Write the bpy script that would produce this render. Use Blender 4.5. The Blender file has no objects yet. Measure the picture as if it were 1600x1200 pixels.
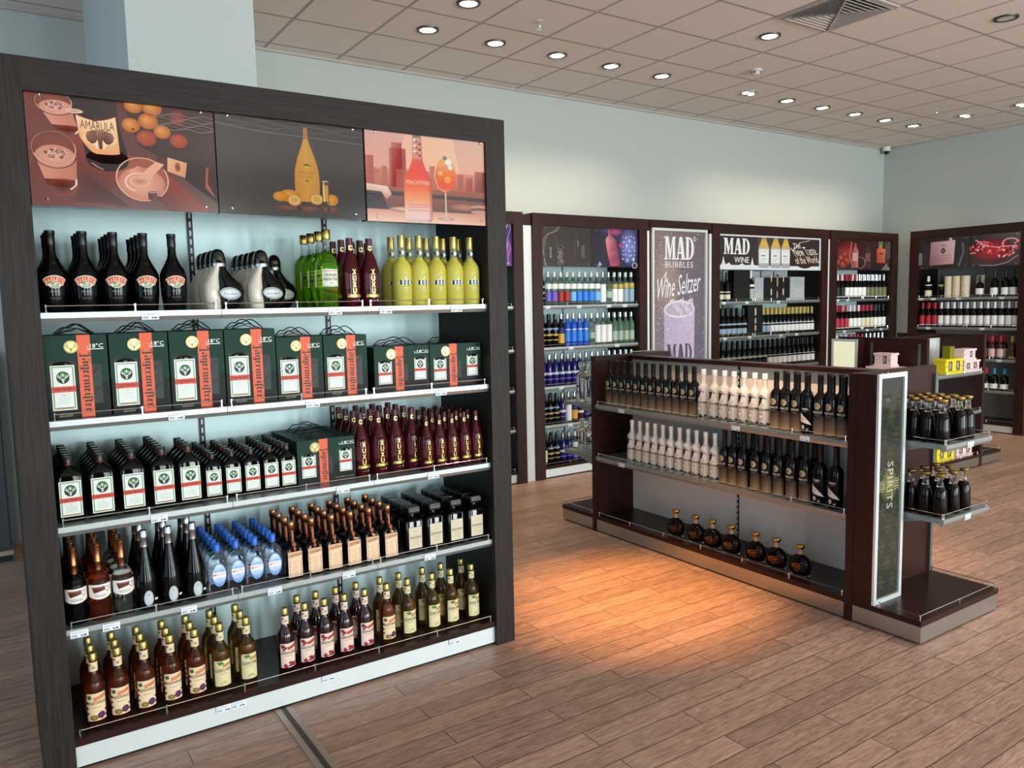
import bpy, bmesh, math, random
from mathutils import Vector, Matrix
from math import sin, cos, pi, radians

random.seed(7)
sc = bpy.context.scene
COL = sc.collection

# ------------------------------------------------------------------ camera
CAMZ = 1.6
YAW, PITCH, ROLL, FOC = 0.984547837, 0.101088651, -0.0209230137, 1222.61
_F = Vector((cos(YAW)*cos(PITCH), sin(YAW)*cos(PITCH), -sin(PITCH)))
_R = Vector((sin(YAW), -cos(YAW), 0)); _U = _R.cross(_F)
_R2 = cos(ROLL)*_R + sin(ROLL)*_U; _U2 = -sin(ROLL)*_R + cos(ROLL)*_U
cam = bpy.data.cameras.new('camera'); cam_ob = bpy.data.objects.new('camera', cam)
COL.objects.link(cam_ob)
cam.sensor_width = 36; cam.lens = FOC/1600*36; cam.clip_start = 0.05
m = Matrix.Identity(4)
for i in range(3):
    m[i][0] = _R2[i]; m[i][1] = _U2[i]; m[i][2] = -_F[i]
m[2][3] = CAMZ
cam_ob.matrix_world = m
sc.camera = cam_ob

# ------------------------------------------------------------------ light and exposure
sc.view_settings.view_transform = 'Standard'; sc.view_settings.look = 'None'
sc.view_settings.gamma = 1.0; sc.view_settings.use_curve_mapping = False
sc.view_settings.exposure = 0.0
w = bpy.data.worlds.new('daylight'); sc.world = w; w.use_nodes = True
w.node_tree.nodes['Background'].inputs[0].default_value = (0.62, 0.78, 1.0, 1)
w.node_tree.nodes['Background'].inputs[1].default_value = 0.5

def area(name, loc, rot, sx, sy, power, col):
    l = bpy.data.lights.new(name, 'AREA'); l.shape = 'RECTANGLE'; l.size = sx; l.size_y = sy
    l.energy = power; l.color = col
    o = bpy.data.objects.new(name, l); o.location = loc; o.rotation_euler = rot; COL.objects.link(o); return o
def spot(name, loc, power, col, ang, blend=0.6, tgt=None, rad=0.05):
    l = bpy.data.lights.new(name, 'SPOT'); l.energy = power; l.color = col
    l.spot_size = radians(ang); l.spot_blend = blend; l.shadow_soft_size = rad
    o = bpy.data.objects.new(name, l); o.location = loc; COL.objects.link(o)
    if tgt:
        d = Vector(tgt)-Vector(loc); o.rotation_euler = d.to_track_quat('-Z', 'Y').to_euler()
    return o
CEIL = 3.66
DAY = (0.86, 0.96, 1.0)
# daylight through the shop front behind the camera and the windows on the left
for i, x in enumerate((-2.4, -1.3, 1.6, 2.7, 5.4, 6.5, 8.9)):
    area('daylight_front', (x, -5.9, 1.40), (radians(90), 0, 0), 0.62, 2.7, 94 if x < 2 else 165 if x < 5 else 215, DAY)
for i, y in enumerate((-2.2, 0.4, 3.0, 5.2)):
    area('daylight_side', (-4.4, y, 1.75), (radians(90), 0, radians(-90)), 1.7, 2.9, 40, (0.46, 0.72, 1.0))
WARM = (1.0, 0.84, 0.62)
LIT = [(2.89, 4.79), (2.89, 5.39), (3.49, 5.39), (4.10, 5.39), (4.69, 5.39), (5.30, 5.39), (7.1, 5.39), (7.7, 5.39),
       (8.3, 5.39), (8.9, 5.39), (9.5, 5.39), (5.27, 4.17)]
for x, y in LIT:
    spot('downlight_and_fill_beam', (x, y, CEIL-0.03), 40, WARM, 112, 0.7, (x, y+0.85, 0))
for x, y in ((9.53, 4.8), (9.56, 4.22), (8.9, 3.0), (7.4, 2.4)):
    spot('downlight_and_fill_beam', (x, y, CEIL-0.03), 26, WARM, 110, 0.8, (x, y, 0))
for x, y in ((6.2, 1.2), (4.9, 0.6), (3.7, 0.6), (4.9, 1.8)):
    spot('downlight_and_fill_beam', (x, y, CEIL-0.03), 62, (1.0, 0.93, 0.90), 110, 0.8, (x, y, 0))  # added fill spots without fittings, to brighten the right foreground floor
spot('warm_island_beam', (2.76, 3.02, CEIL-0.03), 1350, (1.0, 0.46, 0.11), 30, 1.0, (2.80, 3.08, 0))
spot('warm_island_beam', (2.50, 2.42, CEIL-0.03), 620, (1.0, 0.70, 0.50), 24, 0.9, (3.80, 2.70, 1.17))  # this and the next: extra narrow spots added to brighten the back panel
spot('warm_island_beam', (2.50, 3.42, CEIL-0.03), 260, (1.0, 0.70, 0.50), 24, 0.9, (3.80, 3.35, 1.17))

# ------------------------------------------------------------------ helpers
def lin(h):
    if isinstance(h, (tuple, list)): return tuple(h[:3])
    h = h.lstrip('#'); c = [int(h[i:i+2], 16)/255 for i in (0, 2, 4)]
    return tuple(x/12.92 if x <= 0.04045 else ((x+0.055)/1.055)**2.4 for x in c)
_M = {}
def mat(name, col='#808080', rough=0.5, metal=0.0, trans=0.0, ior=1.45, coat=0.0, em=0.0, emcol=None, spec=0.5):
    if name in _M: return _M[name]
    k = bpy.data.materials.new(name); k.use_nodes = True
    b = k.node_tree.nodes['Principled BSDF']
    b.inputs['Base Color'].default_value = (*lin(col), 1)
    b.inputs['Roughness'].default_value = rough; b.inputs['Metallic'].default_value = metal
    b.inputs['Transmission Weight'].default_value = trans; b.inputs['IOR'].default_value = ior
    b.inputs['Coat Weight'].default_value = coat; b.inputs['Coat Roughness'].default_value = 0.04
    b.inputs['Specular IOR Level'].default_value = spec
    if em:
        b.inputs['Emission Color'].default_value = (*lin(emcol or col), 1)
        b.inputs['Emission Strength'].default_value = em
    _M[name] = k; return k
def nodes(k):
    nt = k.node_tree; return nt, nt.nodes, nt.links, nt.nodes['Principled BSDF']
def wood(name, c1, c2, axis='z', rough=0.42, sc_=1.0, coat=0.0):
    k = mat(name, c1, rough, coat=coat)
    nt, N, L, b = nodes(k)
    tc = N.new('ShaderNodeTexCoord'); mp = N.new('ShaderNodeMapping')
    s = {'z': (90, 90, 3), 'x': (3, 90, 90), 'y': (90, 3, 90)}[axis]
    mp.inputs['Scale'].default_value = [v*sc_ for v in s]
    L.new(tc.outputs['Object'], mp.inputs['Vector'])
    n = N.new('ShaderNodeTexNoise'); n.inputs['Scale'].default_value = 1.6; n.inputs['Detail'].default_value = 5
    n.inputs['Distortion'].default_value = 0.6
    L.new(mp.outputs[0], n.inputs['Vector'])
    r = N.new('ShaderNodeValToRGB'); r.color_ramp.elements[0].position = 0.32; r.color_ramp.elements[1].position = 0.72
    r.color_ramp.elements[0].color = (*lin(c1), 1); r.color_ramp.elements[1].color = (*lin(c2), 1)
    L.new(n.outputs['Fac'], r.inputs[0]); L.new(r.outputs[0], b.inputs['Base Color'])
    bp = N.new('ShaderNodeBump'); bp.inputs['Strength'].default_value = 0.18; bp.inputs['Distance'].default_value = 0.002
    b.inputs['Specular IOR Level'].default_value = 0.3
    L.new(n.outputs['Fac'], bp.inputs['Height']); L.new(bp.outputs[0], b.inputs['Normal'])
    return k
WOODV = wood('dark_wood_vertical', '#171211', '#30261f', 'z', 0.55)
WOODH = wood('dark_wood_horizontal', '#171211', '#2c231f', 'x', 0.55)
WOODR = wood('red_brown_wood', '#26120f', '#381b15', 'z', 0.36)
WOODRH = wood('red_brown_wood_long', '#23110e', '#331b15', 'x', 0.28)
WOODIN = wood('black_inner_laminate', '#15120f', '#1d1916', 'z', 0.5)
ALU = mat('brushed_aluminium', '#b9bdbb', 0.32, 1.0)
ALUL = mat('satin_shelf_metal', '#a3aaa8', 0.36, 0.7)
ALUD = mat('grey_channel', '#8b908f', 0.5, 0.3)
PLINTH = mat('plinth_metal', '#dde4e2', 0.5, 0.6)
CHROME = mat('chrome', '#e8e8e6', 0.12, 1.0)
BACK = mat('pale_back_panel', '#d6f0ee', 0.5)
BACK_SHADED = mat('shaded_back_panel', '#9c9a97', 0.55)  # same pale panel, with the unlit unit's shade put into the grey
WHITE = mat('white_laminate', '#dfe4e2', 0.4)
BLACKP = mat('black_plastic', '#0c0c0d', 0.35)
STEEL = mat('steel_upright', '#6f7675', 0.4, 0.8)
GOLD = mat('gold_foil', '#c9a85a', 0.28, 1.0)
SILVER = mat('silver_foil', '#c9ccce', 0.25, 1.0)
COPPER = mat('copper_foil', '#a8714a', 0.3, 1.0)

def attr_mat(name, rough=0.5, em=0.0, coat=0.0, metal=0.0, dark=False):
    k = mat(name, '#ffffff', rough, coat=coat, metal=metal)
    nt, N, L, b = nodes(k)
    a = N.new('ShaderNodeVertexColor'); a.layer_name = 'Col'
    if not dark: L.new(a.outputs[0], b.inputs['Base Color'])
    else: b.inputs['Base Color'].default_value = (0.01, 0.01, 0.01, 1)
    if em:
        L.new(a.outputs[0], b.inputs['Emission Color']); b.inputs['Emission Strength'].default_value = em
    return k
PRINT = attr_mat('printed_paper', 0.5)
GPRINT = attr_mat('glossy_print', 0.18)
FOIL = attr_mat('printed_foil', 0.3, metal=0.85)
LIT_PRINT = attr_mat('backlit_print', 0.15, em=0.85, dark=True)
LIT_DIM = attr_mat('backlit_print_dim', 0.12, em=0.6, dark=True)
AM = {'p': PRINT, 'g': GPRINT, 'f': FOIL, 'l': LIT_PRINT, 'd': LIT_DIM}

def link(name, me, parent=None, mats=None, loc=None):
    o = bpy.data.objects.new(name, me); COL.objects.link(o)
    if parent: o.parent = parent
    if loc: o.location = loc
    if mats:
        for q in (mats if isinstance(mats, (list, tuple)) else [mats]): me.materials.append(q)
    return o
def empty(name, loc=(0, 0, 0), rz=0, label=None, cat=None, group=None):
    o = bpy.data.objects.new(name, None); COL.objects.link(o); o.empty_display_size = 0.05
    o.location = loc; o.rotation_euler = (0, 0, rz); tag(o, label, cat, group); return o
def tag(o, label=None, cat=None, group=None, kind=None):
    if label: o['label'] = label
    if cat: o['category'] = cat
    if group: o['group'] = group
    if kind: o['kind'] = kind
    return o
def copy_tree(o, parent=None):
    c = o.copy(); COL.objects.link(c); c.parent = parent
    for ch in o.children: copy_tree(ch, c)
    return c

class MB:
    "collects shapes into one mesh"
    def __init__(s): s.v = []; s.f = []; s.mi = []; s.cur = 0
    def add(s, vs, fs):
        n = len(s.v); s.v += [tuple(v) for v in vs]
        for f in fs: s.f.append([n+i for i in f]); s.mi.append(s.cur)
    def m(s, i): s.cur = i; return s
    def box(s, x0, y0, z0, x1, y1, z1):
        v = [(x, y, z) for z in (z0, z1) for y in (y0, y1) for x in (x0, x1)]
        s.add(v, [(0, 2, 3, 1), (4, 5, 7, 6), (0, 1, 5, 4), (2, 6, 7, 3), (0, 4, 6, 2), (1, 3, 7, 5)]); return s
    def prism(s, prof, a, b, axis='x'):
        "profile in the two other axes extruded along axis from a to b"
        n = len(prof); vs = []
        for t in (a, b):
            for p, q in prof:
                vs.append({'x': (t, p, q), 'y': (p, t, q), 'z': (p, q, t)}[axis])
        fs = [[i, (i+1) % n, n+(i+1) % n, n+i] for i in range(n)] + [list(range(n))[::-1], list(range(n, 2*n))]
        s.add(vs, fs); return s
    def loft(s, rings, seg=24, caps=True):
        "rings: (z, rx, ry, cx, exponent[, material])"
        base = len(s.v); R = []
        for r in rings:
            z, rx = r[0], r[1]; ry = r[2] if len(r) > 2 and r[2] is not None else rx
            cx = r[3] if len(r) > 3 else 0; e = r[4] if len(r) > 4 else 2
            for k in range(seg):
                a = 2*pi*(k+0.5)/seg; c, d = cos(a), sin(a)
                s.v.append((cx+rx*math.copysign(abs(c)**(2/e), c), ry*math.copysign(abs(d)**(2/e), d), z))
        for i in range(len(rings)-1):
            mi = rings[i][5] if len(rings[i]) > 5 else s.cur
            for k in range(seg):
                k2 = (k+1) % seg
                s.f.append([base+i*seg+k, base+i*seg+k2, base+(i+1)*seg+k2, base+(i+1)*seg+k]); s.mi.append(mi)
        if caps:
            s.f.append([base+k for k in range(seg)][::-1]); s.mi.append(rings[0][5] if len(rings[0]) > 5 else s.cur)
            q = base+(len(rings)-1)*seg
            s.f.append([q+k for k in range(seg)]); s.mi.append(rings[-1][5] if len(rings[-1]) > 5 else s.cur)
        return s
    def tube(s, pts, r, seg=8, closed=False):
        P = [Vector(p) for p in pts]; n = len(P); base = len(s.v)
        for i in range(n):
            t = (P[(i+1) % n]-P[i-1]) if closed else (P[min(i+1, n-1)]-P[max(i-1, 0)])
            t.normalize(); a = Vector((0, 0, 1)) if abs(t.z) < 0.9 else Vector((1, 0, 0))
            u = t.cross(a).normalized(); w_ = t.cross(u)
            for k in range(seg):
                q = P[i]+r*(cos(2*pi*k/seg)*u+sin(2*pi*k/seg)*w_); s.v.append(tuple(q))
        for i in range(n if closed else n-1):
            j = (i+1) % n
            for k in range(seg):
                k2 = (k+1) % seg
                s.f.append([base+i*seg+k, base+i*seg+k2, base+j*seg+k2, base+j*seg+k]); s.mi.append(s.cur)
        if not closed:
            s.f.append([base+k for k in range(seg)][::-1]); s.mi.append(s.cur)
            s.f.append([base+(n-1)*seg+k for k in range(seg)]); s.mi.append(s.cur)
        return s
    def mesh(s, name, smooth=False, angle=35, bevel=0):
        me = bpy.data.meshes.new(name); me.from_pydata(s.v, [], s.f)
        me.polygons.foreach_set('material_index', s.mi)
        if True:
            b = bmesh.new(); b.from_mesh(me); bmesh.ops.recalc_face_normals(b, faces=b.faces)
            if bevel: bmesh.ops.bevel(b, geom=[e for e in b.edges], offset=bevel, segments=1, affect='EDGES', clamp_overlap=True)
            b.to_mesh(me); b.free()
        if smooth:
            me.shade_smooth(); me.set_sharp_from_angle(angle=radians(angle))
        me.update(); return me
    def build(s, name, mats, parent=None, smooth=False, angle=35, bevel=0, loc=None):
        return link(name, s.mesh(name, smooth, angle, bevel), parent, mats, loc)

_T = {}
def glyphs(txt, shear=0.0, bold=0.0, track=1.0):
    "triangles of a line of text, scaled to the unit square"
    bold *= 0.25
    key = (txt, shear, bold, track)
    if key in _T: return _T[key]
    cu = bpy.data.curves.new('lettering', 'FONT'); cu.body = txt; cu.resolution_u = 2; cu.shear = shear
    cu.offset = bold; cu.space_character = track; cu.fill_mode = 'FRONT'
    o = bpy.data.objects.new('lettering', cu); COL.objects.link(o)
    me = bpy.data.meshes.new_from_object(o.evaluated_get(bpy.context.evaluated_depsgraph_get()))
    vs = [(v.co.x, v.co.y) for v in me.vertices]; fs = [list(p.vertices) for p in me.polygons]
    bpy.data.objects.remove(o); bpy.data.curves.remove(cu); bpy.data.meshes.remove(me)
    x0 = min(v[0] for v in vs); x1 = max(v[0] for v in vs); y0 = min(v[1] for v in vs); y1 = max(v[1] for v in vs)
    vs = [((x-x0)/(x1-x0)-0.5, (y-y0)/(y1-y0)-0.5) for x, y in vs]
    _T[key] = (vs, fs); return _T[key]

class Art:
    "flat printed artwork: coloured polygons in layers, mapped on to a surface"
    def __init__(s): s.P = []; s.M = 'p'
    def poly(s, pts, cols, layer=1, m=None):
        if isinstance(cols, str) or isinstance(cols[0], float): cols = [cols]*len(pts)
        s.P.append((pts, [lin(c) for c in cols], layer, m or s.M))
    def rect(s, x0, y0, x1, y1, c, layer=1, n=1, c2=None, m=None):
        for i in range(n):
            a = x0+(x1-x0)*i/n; b = x0+(x1-x0)*(i+1)/n
            s.poly([(a, y0), (b, y0), (b, y1), (a, y1)], [c, c, c2 or c, c2 or c], layer, m)
    def ell(s, cx, cy, rx, ry, c, layer=1, rim=None, n=20, rot=0, off=(0, 0), m=None, a0=0, a1=360):
        pts = []
        st = n if a1-a0 >= 360 else n+1
        for k in range(st):
            a = radians(a0+(a1-a0)*k/n); x, y = rx*cos(a), ry*sin(a)
            pts.append((cx+x*cos(rot)-y*sin(rot), cy+x*sin(rot)+y*cos(rot)))
        ce = (cx+off[0]*rx, cy+off[1]*ry)
        for k in range(n):
            s.poly([ce, pts[k], pts[(k+1) % len(pts)]], [c, rim or c, rim or c], layer, m)
    def ring(s, cx, cy, rx, ry, w_, c, layer=1, n=24, m=None, a0=0, a1=360):
        for k in range(n):
            a = radians(a0+(a1-a0)*k/n); b = radians(a0+(a1-a0)*(k+1)/n)
            s.poly([(cx+rx*cos(a), cy+ry*sin(a)), (cx+rx*cos(b), cy+ry*sin(b)), (cx+(rx-w_)*cos(b), cy+(ry-w_)*sin(b)),
                    (cx+(rx-w_)*cos(a), cy+(ry-w_)*sin(a))], c, layer, m)
    def line(s, pts, w_, c, layer=1, m=None):
        for a, b in zip(pts[:-1], pts[1:]):
            dx, dy = b[0]-a[0], b[1]-a[1]; l = math.hypot(dx, dy) or 1; nx, ny = -dy/l*w_/2, dx/l*w_/2
            s.poly([(a[0]-nx, a[1]-ny), (b[0]-nx, b[1]-ny), (b[0]+nx, b[1]+ny), (a[0]+nx, a[1]+ny)], c, layer, m)
    def text(s, t, cx, cy, w_, h_, c, layer=2, rot=0, shear=0.0, bold=0.0, track=1.0, m=None, bow=0.0):
        vs, fs = glyphs(t, shear, bold, track)
        q = []
        for x, y in vs:
            X, Y = x*w_, y*h_ + bow*(1-(2*x)**2)
            q.append((cx+X*cos(rot)-Y*sin(rot), cy+X*sin(rot)+Y*cos(rot)))
        for f in fs: s.poly([q[i] for i in f], c, layer, m)
    def bars(s, cx, y0, w_, n, dy, c, layer=2, th=0.0008, m=None):
        "rows of small print too fine to read"
        for i in range(n):
            k = w_*(1-0.25*((i*7) % 3)/2)
            s.rect(cx-k/2, y0-i*dy-th, cx+k/2, y0-i*dy, c, layer, m=m)
    def build(s, name, fn, parent=None, eps=0.0004):
        split = 0 if getattr(fn, 'flat', False) else 0.006
        vs = []; fs = []; cs = []; mi = []; keys = []
        P = s.P
        if split:
            P = []
            for pts, cols, ly, mk in s.P:
                u0 = min(p[0] for p in pts); u1 = max(p[0] for p in pts)
                if u1-u0 <= split: P.append((pts, cols, ly, mk)); continue
                for k in range(math.floor(u0/split), math.ceil(u1/split)):
                    q = [(p, c) for p, c in zip(pts, cols)]
                    for lim, sg in ((k*split, 1), ((k+1)*split, -1)):
                        r = []
                        for i in range(len(q)):
                            (pa, ca), (pb, cb) = q[i-1], q[i]
                            ina, inb = sg*(pa[0]-lim) >= -1e-12, sg*(pb[0]-lim) >= -1e-12
                            if ina != inb:
                                t = (lim-pa[0])/(pb[0]-pa[0])
                                r.append(((lim, pa[1]+t*(pb[1]-pa[1])), tuple(x+t*(y-x) for x, y in zip(ca, cb))))
                            if inb: r.append((pb, cb))
                        q = r
                        if not q: break
                    if len(q) >= 3 and max(p[0] for p, c in q)-min(p[0] for p, c in q) > 1e-7: P.append(([p for p, c in q], [c for p, c in q], ly, mk))
        for pts, cols, ly, mk in P:
            if mk not in keys: keys.append(mk)
            n = len(vs); vs += [fn(u, v, ly*eps) for u, v in pts]
            area_ = sum(pts[i][0]*pts[(i+1) % len(pts)][1]-pts[(i+1) % len(pts)][0]*pts[i][1] for i in range(len(pts)))
            idx = list(range(n, n+len(pts)))
            if area_ < 0: idx = idx[::-1]; cols = cols[::-1]
            fs.append(idx); cs += cols; mi.append(keys.index(mk))
        me = bpy.data.meshes.new(name); me.from_pydata(vs, [], fs)
        a = me.color_attributes.new('Col', 'FLOAT_COLOR', 'CORNER')
        a.data.foreach_set('color', [x for c in cs for x in (*c, 1.0)])
        me.polygons.foreach_set('material_index', mi); me.update()
        return link(name, me, parent, [AM[k] for k in keys])
def flat(y, x0=0.0, z0=0.0, sx=1.0, sz=1.0):
    f = lambda u, v, l: (x0+u*sx, y-l, z0+v*sz)
    f.flat = True; return f
def wrap(r, z0=0.0, a0=0.0):
    return lambda u, v, l: ((r+l)*sin(u/r+a0), -(r+l)*cos(u/r+a0), z0+v)

def blackletter(a, word, cx, cy, length, height, c, ly, down=False):
    "broken-script word drawn with broad-pen strokes; down=True turns it to read downwards"
    G = []; x = 0.0
    def stem(x, y0=0.0, y1=1.0): G.append([(x-.10, y0+.13), (x+.02, y0), (x+.15, y0+.13), (x+.10, y0+.20), (x+.10, y1-.12), (x, y1), (x-.15, y1-.13), (x-.10, y1-.2)])
    def bar(p, q, w_): 
        dx, dy = q[0]-p[0], q[1]-p[1]; l = math.hypot(dx, dy); nx, ny = -dy/l*w_/2, dx/l*w_/2
        G.append([(p[0]-nx, p[1]-ny), (q[0]-nx, q[1]-ny), (q[0]+nx, q[1]+ny), (p[0]+nx, p[1]+ny)])
    def dia(x, y, r=.13): G.append([(x-r, y), (x, y-r), (x+r, y), (x, y+r)])
    for ch in word:
        if ch == 'J': stem(x+.30, -.35, 1.3); bar((x-.05, 1.25), (x+.45, 1.42), .13); bar((x+.30, -.30), (x-.05, -.12), .13); dia(x+.0, 1.1, .12); x += .68
        elif ch in 'aä':
            stem(x, 0, .55); stem(x+.36); bar((x-.02, .92), (x+.36, .96), .10); bar((x, .52), (x+.36, .62), .08)
            if ch == 'ä': dia(x+.05, 1.25, .10); dia(x+.33, 1.25, .10)
            x += .68
        elif ch == 'g': stem(x, .1, 1.0); stem(x+.36, -.35, 1.0); bar((x, .10), (x+.36, .16), .09); bar((x+.36, -.33), (x-.05, -.22), .10); bar((x, .96), (x+.4, 1.0), .08); x += .68
        elif ch == 'e': stem(x); bar((x, .95), (x+.26, .80), .12); bar((x+.26, .84), (x+.04, .52), .08); bar((x+.02, .06), (x+.30, .18), .09); x += .52
        elif ch == 'r': stem(x); dia(x+.24, .88, .13); bar((x, .80), (x+.20, .92), .08); x += .50
        elif ch == 'm': stem(x); stem(x+.34); stem(x+.68); bar((x, .84), (x+.34, .97), .08); bar((x+.34, .84), (x+.68, .97), .08); x += 1.0
        elif ch == 'i': stem(x); dia(x+.03, 1.25, .10); x += .36
        elif ch == 's': stem(x, -.3, 1.3); dia(x+.22, 1.28, .12); bar((x, 1.22), (x+.2, 1.34), .08); x += .38
        elif ch == 't': stem(x, 0, 1.25); bar((x-.16, .94), (x+.24, .94), .09); bar((x, .04), (x+.24, .14), .08); x += .44
    L_ = x-.2; sx = length/L_; sy = height/1.9
    for g in G:
        pts = [((px-L_/2)*sx, (py-.48)*sy) for px, py in g]
        a.poly([(cx+q, cy-p) for p, q in pts] if down else [(cx+p, cy+q) for p, q in pts], c, ly)

# ------------------------------------------------------------------ the room
def floor_mat():
    k = mat('plank_floor', '#8a6f60', 0.33)
    nt, N, L, b = nodes(k)
    tc = N.new('ShaderNodeTexCoord'); mp = N.new('ShaderNodeMapping')
    mp.inputs['Location'].default_value = (-1.735+0.415, -2.295, 0)
    L.new(tc.outputs['Object'], mp.inputs['Vector'])
    br = N.new('ShaderNodeTexBrick'); br.offset = 0.5; br.offset_frequency = 2
    br.inputs['Scale'].default_value = 1; br.inputs['Brick Width'].default_value = 0.83
    br.inputs['Row Height'].default_value = 0.107; br.inputs['Mortar Size'].default_value = 0.0017
    br.inputs['Mortar Smooth'].default_value = 0.1; br.inputs['Bias'].default_value = 0
    br.inputs['Color1'].default_value = (0, 0, 0, 1); br.inputs['Color2'].default_value = (1, 1, 1, 1)
    L.new(mp.outputs[0], br.inputs['Vector'])
    # wood grain, stretched along the plank and shifted from plank to plank
    sx = N.new('ShaderNodeMapping'); sx.inputs['Scale'].default_value = (5.5, 46, 1)
    ad = N.new('ShaderNodeVectorMath'); ad.operation = 'MULTIPLY_ADD'
    ad.inputs[1].default_value = (7.3, 3.1, 5.0)
    L.new(br.outputs['Color'], ad.inputs[0]); L.new(tc.outputs['Object'], ad.inputs[2])
    L.new(ad.outputs[0], sx.inputs['Vector'])
    n1 = N.new('ShaderNodeTexNoise'); n1.inputs['Scale'].default_value = 1.7; n1.inputs['Detail'].default_value = 9
    n1.inputs['Roughness'].default_value = 0.70; n1.inputs['Distortion'].default_value = 0.8
    L.new(sx.outputs[0], n1.inputs['Vector'])
    r = N.new('ShaderNodeValToRGB'); e = r.color_ramp.elements
    e[0].position = 0.28; e[0].color = (*lin('#775644'), 1); e[1].position = 0.72; e[1].color = (*lin('#c3a18d'), 1)
    x = e.new(0.5); x.color = (*lin('#a48370'), 1)
    L.new(n1.outputs['Fac'], r.inputs[0])
    hv = N.new('ShaderNodeHueSaturation')
    mr = N.new('ShaderNodeMapRange'); mr.inputs['To Min'].default_value = 0.80; mr.inputs['To Max'].default_value = 1.12
    L.new(br.outputs['Color'], mr.inputs['Value']); L.new(mr.outputs[0], hv.inputs['Value'])
    L.new(r.outputs[0], hv.inputs['Color'])
    mx = N.new('ShaderNodeMix'); mx.data_type = 'RGBA'
    L.new(br.outputs['Fac'], mx.inputs['Factor']); L.new(hv.outputs[0], mx.inputs['A'])
    mx.inputs['B'].default_value = (*lin('#1c130f'), 1)
    L.new(mx.outputs['Result'], b.inputs['Base Color'])
    bp = N.new('ShaderNodeBump'); bp.inputs['Strength'].default_value = 0.25; bp.inputs['Distance'].default_value = 0.003
    L.new(n1.outputs['Fac'], bp.inputs['Height']); L.new(bp.outputs[0], b.inputs['Normal'])
    rr = N.new('ShaderNodeMapRange'); rr.inputs['To Min'].default_value = 0.30; rr.inputs['To Max'].default_value = 0.50
    L.new(n1.outputs['Fac'], rr.inputs['Value']); L.new(rr.outputs[0], b.inputs['Roughness'])
    return k
def ceiling_mat():
    k = mat('ceiling_tiles', '#e2d6cb', 0.85)
    nt, N, L, b = nodes(k)
    tc = N.new('ShaderNodeTexCoord'); sp = N.new('ShaderNodeSeparateXYZ'); L.new(tc.outputs['Object'], sp.inputs[0])
    ms = []
    for ax, off in ((0, 1.967), (1, 5.674)):
        a = N.new('ShaderNodeMath'); a.operation = 'SUBTRACT'; a.inputs[1].default_value = off-0.3
        L.new(sp.outputs[ax], a.inputs[0])
        q = N.new('ShaderNodeMath'); q.operation = 'PINGPONG'; q.inputs[1].default_value = 0.3
        d = N.new('ShaderNodeMath'); d.operation = 'DIVIDE'; d.inputs[1].default_value = 1.0
        L.new(a.outputs[0], q.inputs[0]); L.new(q.outputs[0], d.inputs[0]); ms.append(d)
    mxm = N.new('ShaderNodeMath'); mxm.operation = 'MAXIMUM'
    L.new(ms[0].outputs[0], mxm.inputs[0]); L.new(ms[1].outputs[0], mxm.inputs[1])
    r = N.new('ShaderNodeValToRGB'); r.color_ramp.interpolation = 'LINEAR'; e = r.color_ramp.elements
    L.new(mxm.outputs[0], r.inputs[0])
    # 0.3 is the middle of a bar, 0.288 its edge, the reveal's shadow painted as a dark line beside it
    r.color_ramp.interpolation = 'CONSTANT'
    e[0].position = 0; e[0].color = (*lin('#e2d6cb'), 1)
    e[1].position = 0.2885; e[1].color = (*lin('#7a6e66'), 1)
    x = e.new(0.2915); x.color = (*lin('#b3a79d'), 1)
    n = N.new('ShaderNodeTexNoise'); n.inputs['Scale'].default_value = 260; n.inputs['Detail'].default_value = 2
    L.new(tc.outputs['Object'], n.inputs['Vector'])
    bp = N.new('ShaderNodeBump'); bp.inputs['Strength'].default_value = 0.25; bp.inputs['Distance'].default_value = 0.002
    L.new(n.outputs['Fac'], bp.inputs['Height']); L.new(bp.outputs[0], b.inputs['Normal'])
    L.new(r.outputs[0], b.inputs['Base Color'])
    return k
def paint_mat(name, col):
    k = mat(name, col, 0.7)
    nt, N, L, b = nodes(k)
    n = N.new('ShaderNodeTexNoise'); n.inputs['Scale'].default_value = 90; n.inputs['Detail'].default_value = 3
    bp = N.new('ShaderNodeBump'); bp.inputs['Strength'].default_value = 0.08; bp.inputs['Distance'].default_value = 0.002
    L.new(n.outputs['Fac'], bp.inputs['Height']); L.new(bp.outputs[0], b.inputs['Normal'])
    return k
PAINT = paint_mat('wall_paint', '#b6bcb7')
XL, XR, YF, YB = -4.6, 10.6, -6.1, 6.42
tag(MB().box(XL, YF, -0.1, XR, YB, 0).build('floor', floor_mat()), kind='structure')
tag(MB().box(XL, YF, CEIL, XR, YB, CEIL+0.1).build('ceiling', ceiling_mat()), kind='structure')
tag(MB().box(XL-0.1, YB, -0.1, XR+0.1, YB+0.1, CEIL+0.1).build('wall_back', PAINT), kind='structure')
tag(MB().box(XR, YF, -0.1, XR+0.1, YB, CEIL+0.1).build('wall_right', PAINT), kind='structure')
DARKW = mat('shopfront_grey', '#4a4c4c', 0.6)
tag(MB().box(XL-0.1, YF, -0.1, XL, YB, CEIL+0.1).build('wall_left', DARKW), kind='structure')
tag(MB().box(XL-0.1, YF-0.1, -0.1, XR+0.1, YF, CEIL+0.1).build('wall_front', DARKW), kind='structure')
# freestanding pillar behind the near shelving
tag(MB().box(0.642, 4.20, 0, 1.245, 5.80, CEIL).build('trim_1', PAINT), kind='structure')
# perimeter ledge strip of the ceiling grid
tag(MB().box(XL, 6.40, CEIL-0.02, XR, YB, CEIL).build('trim_2', mat('ceiling_edge', '#b3aaa2', 0.6)), kind='structure')
tag(MB().box(XR-0.02, YF, CEIL-0.02, XR, 6.40, CEIL).build('trim_3', _M['ceiling_edge']), kind='structure')
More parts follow.
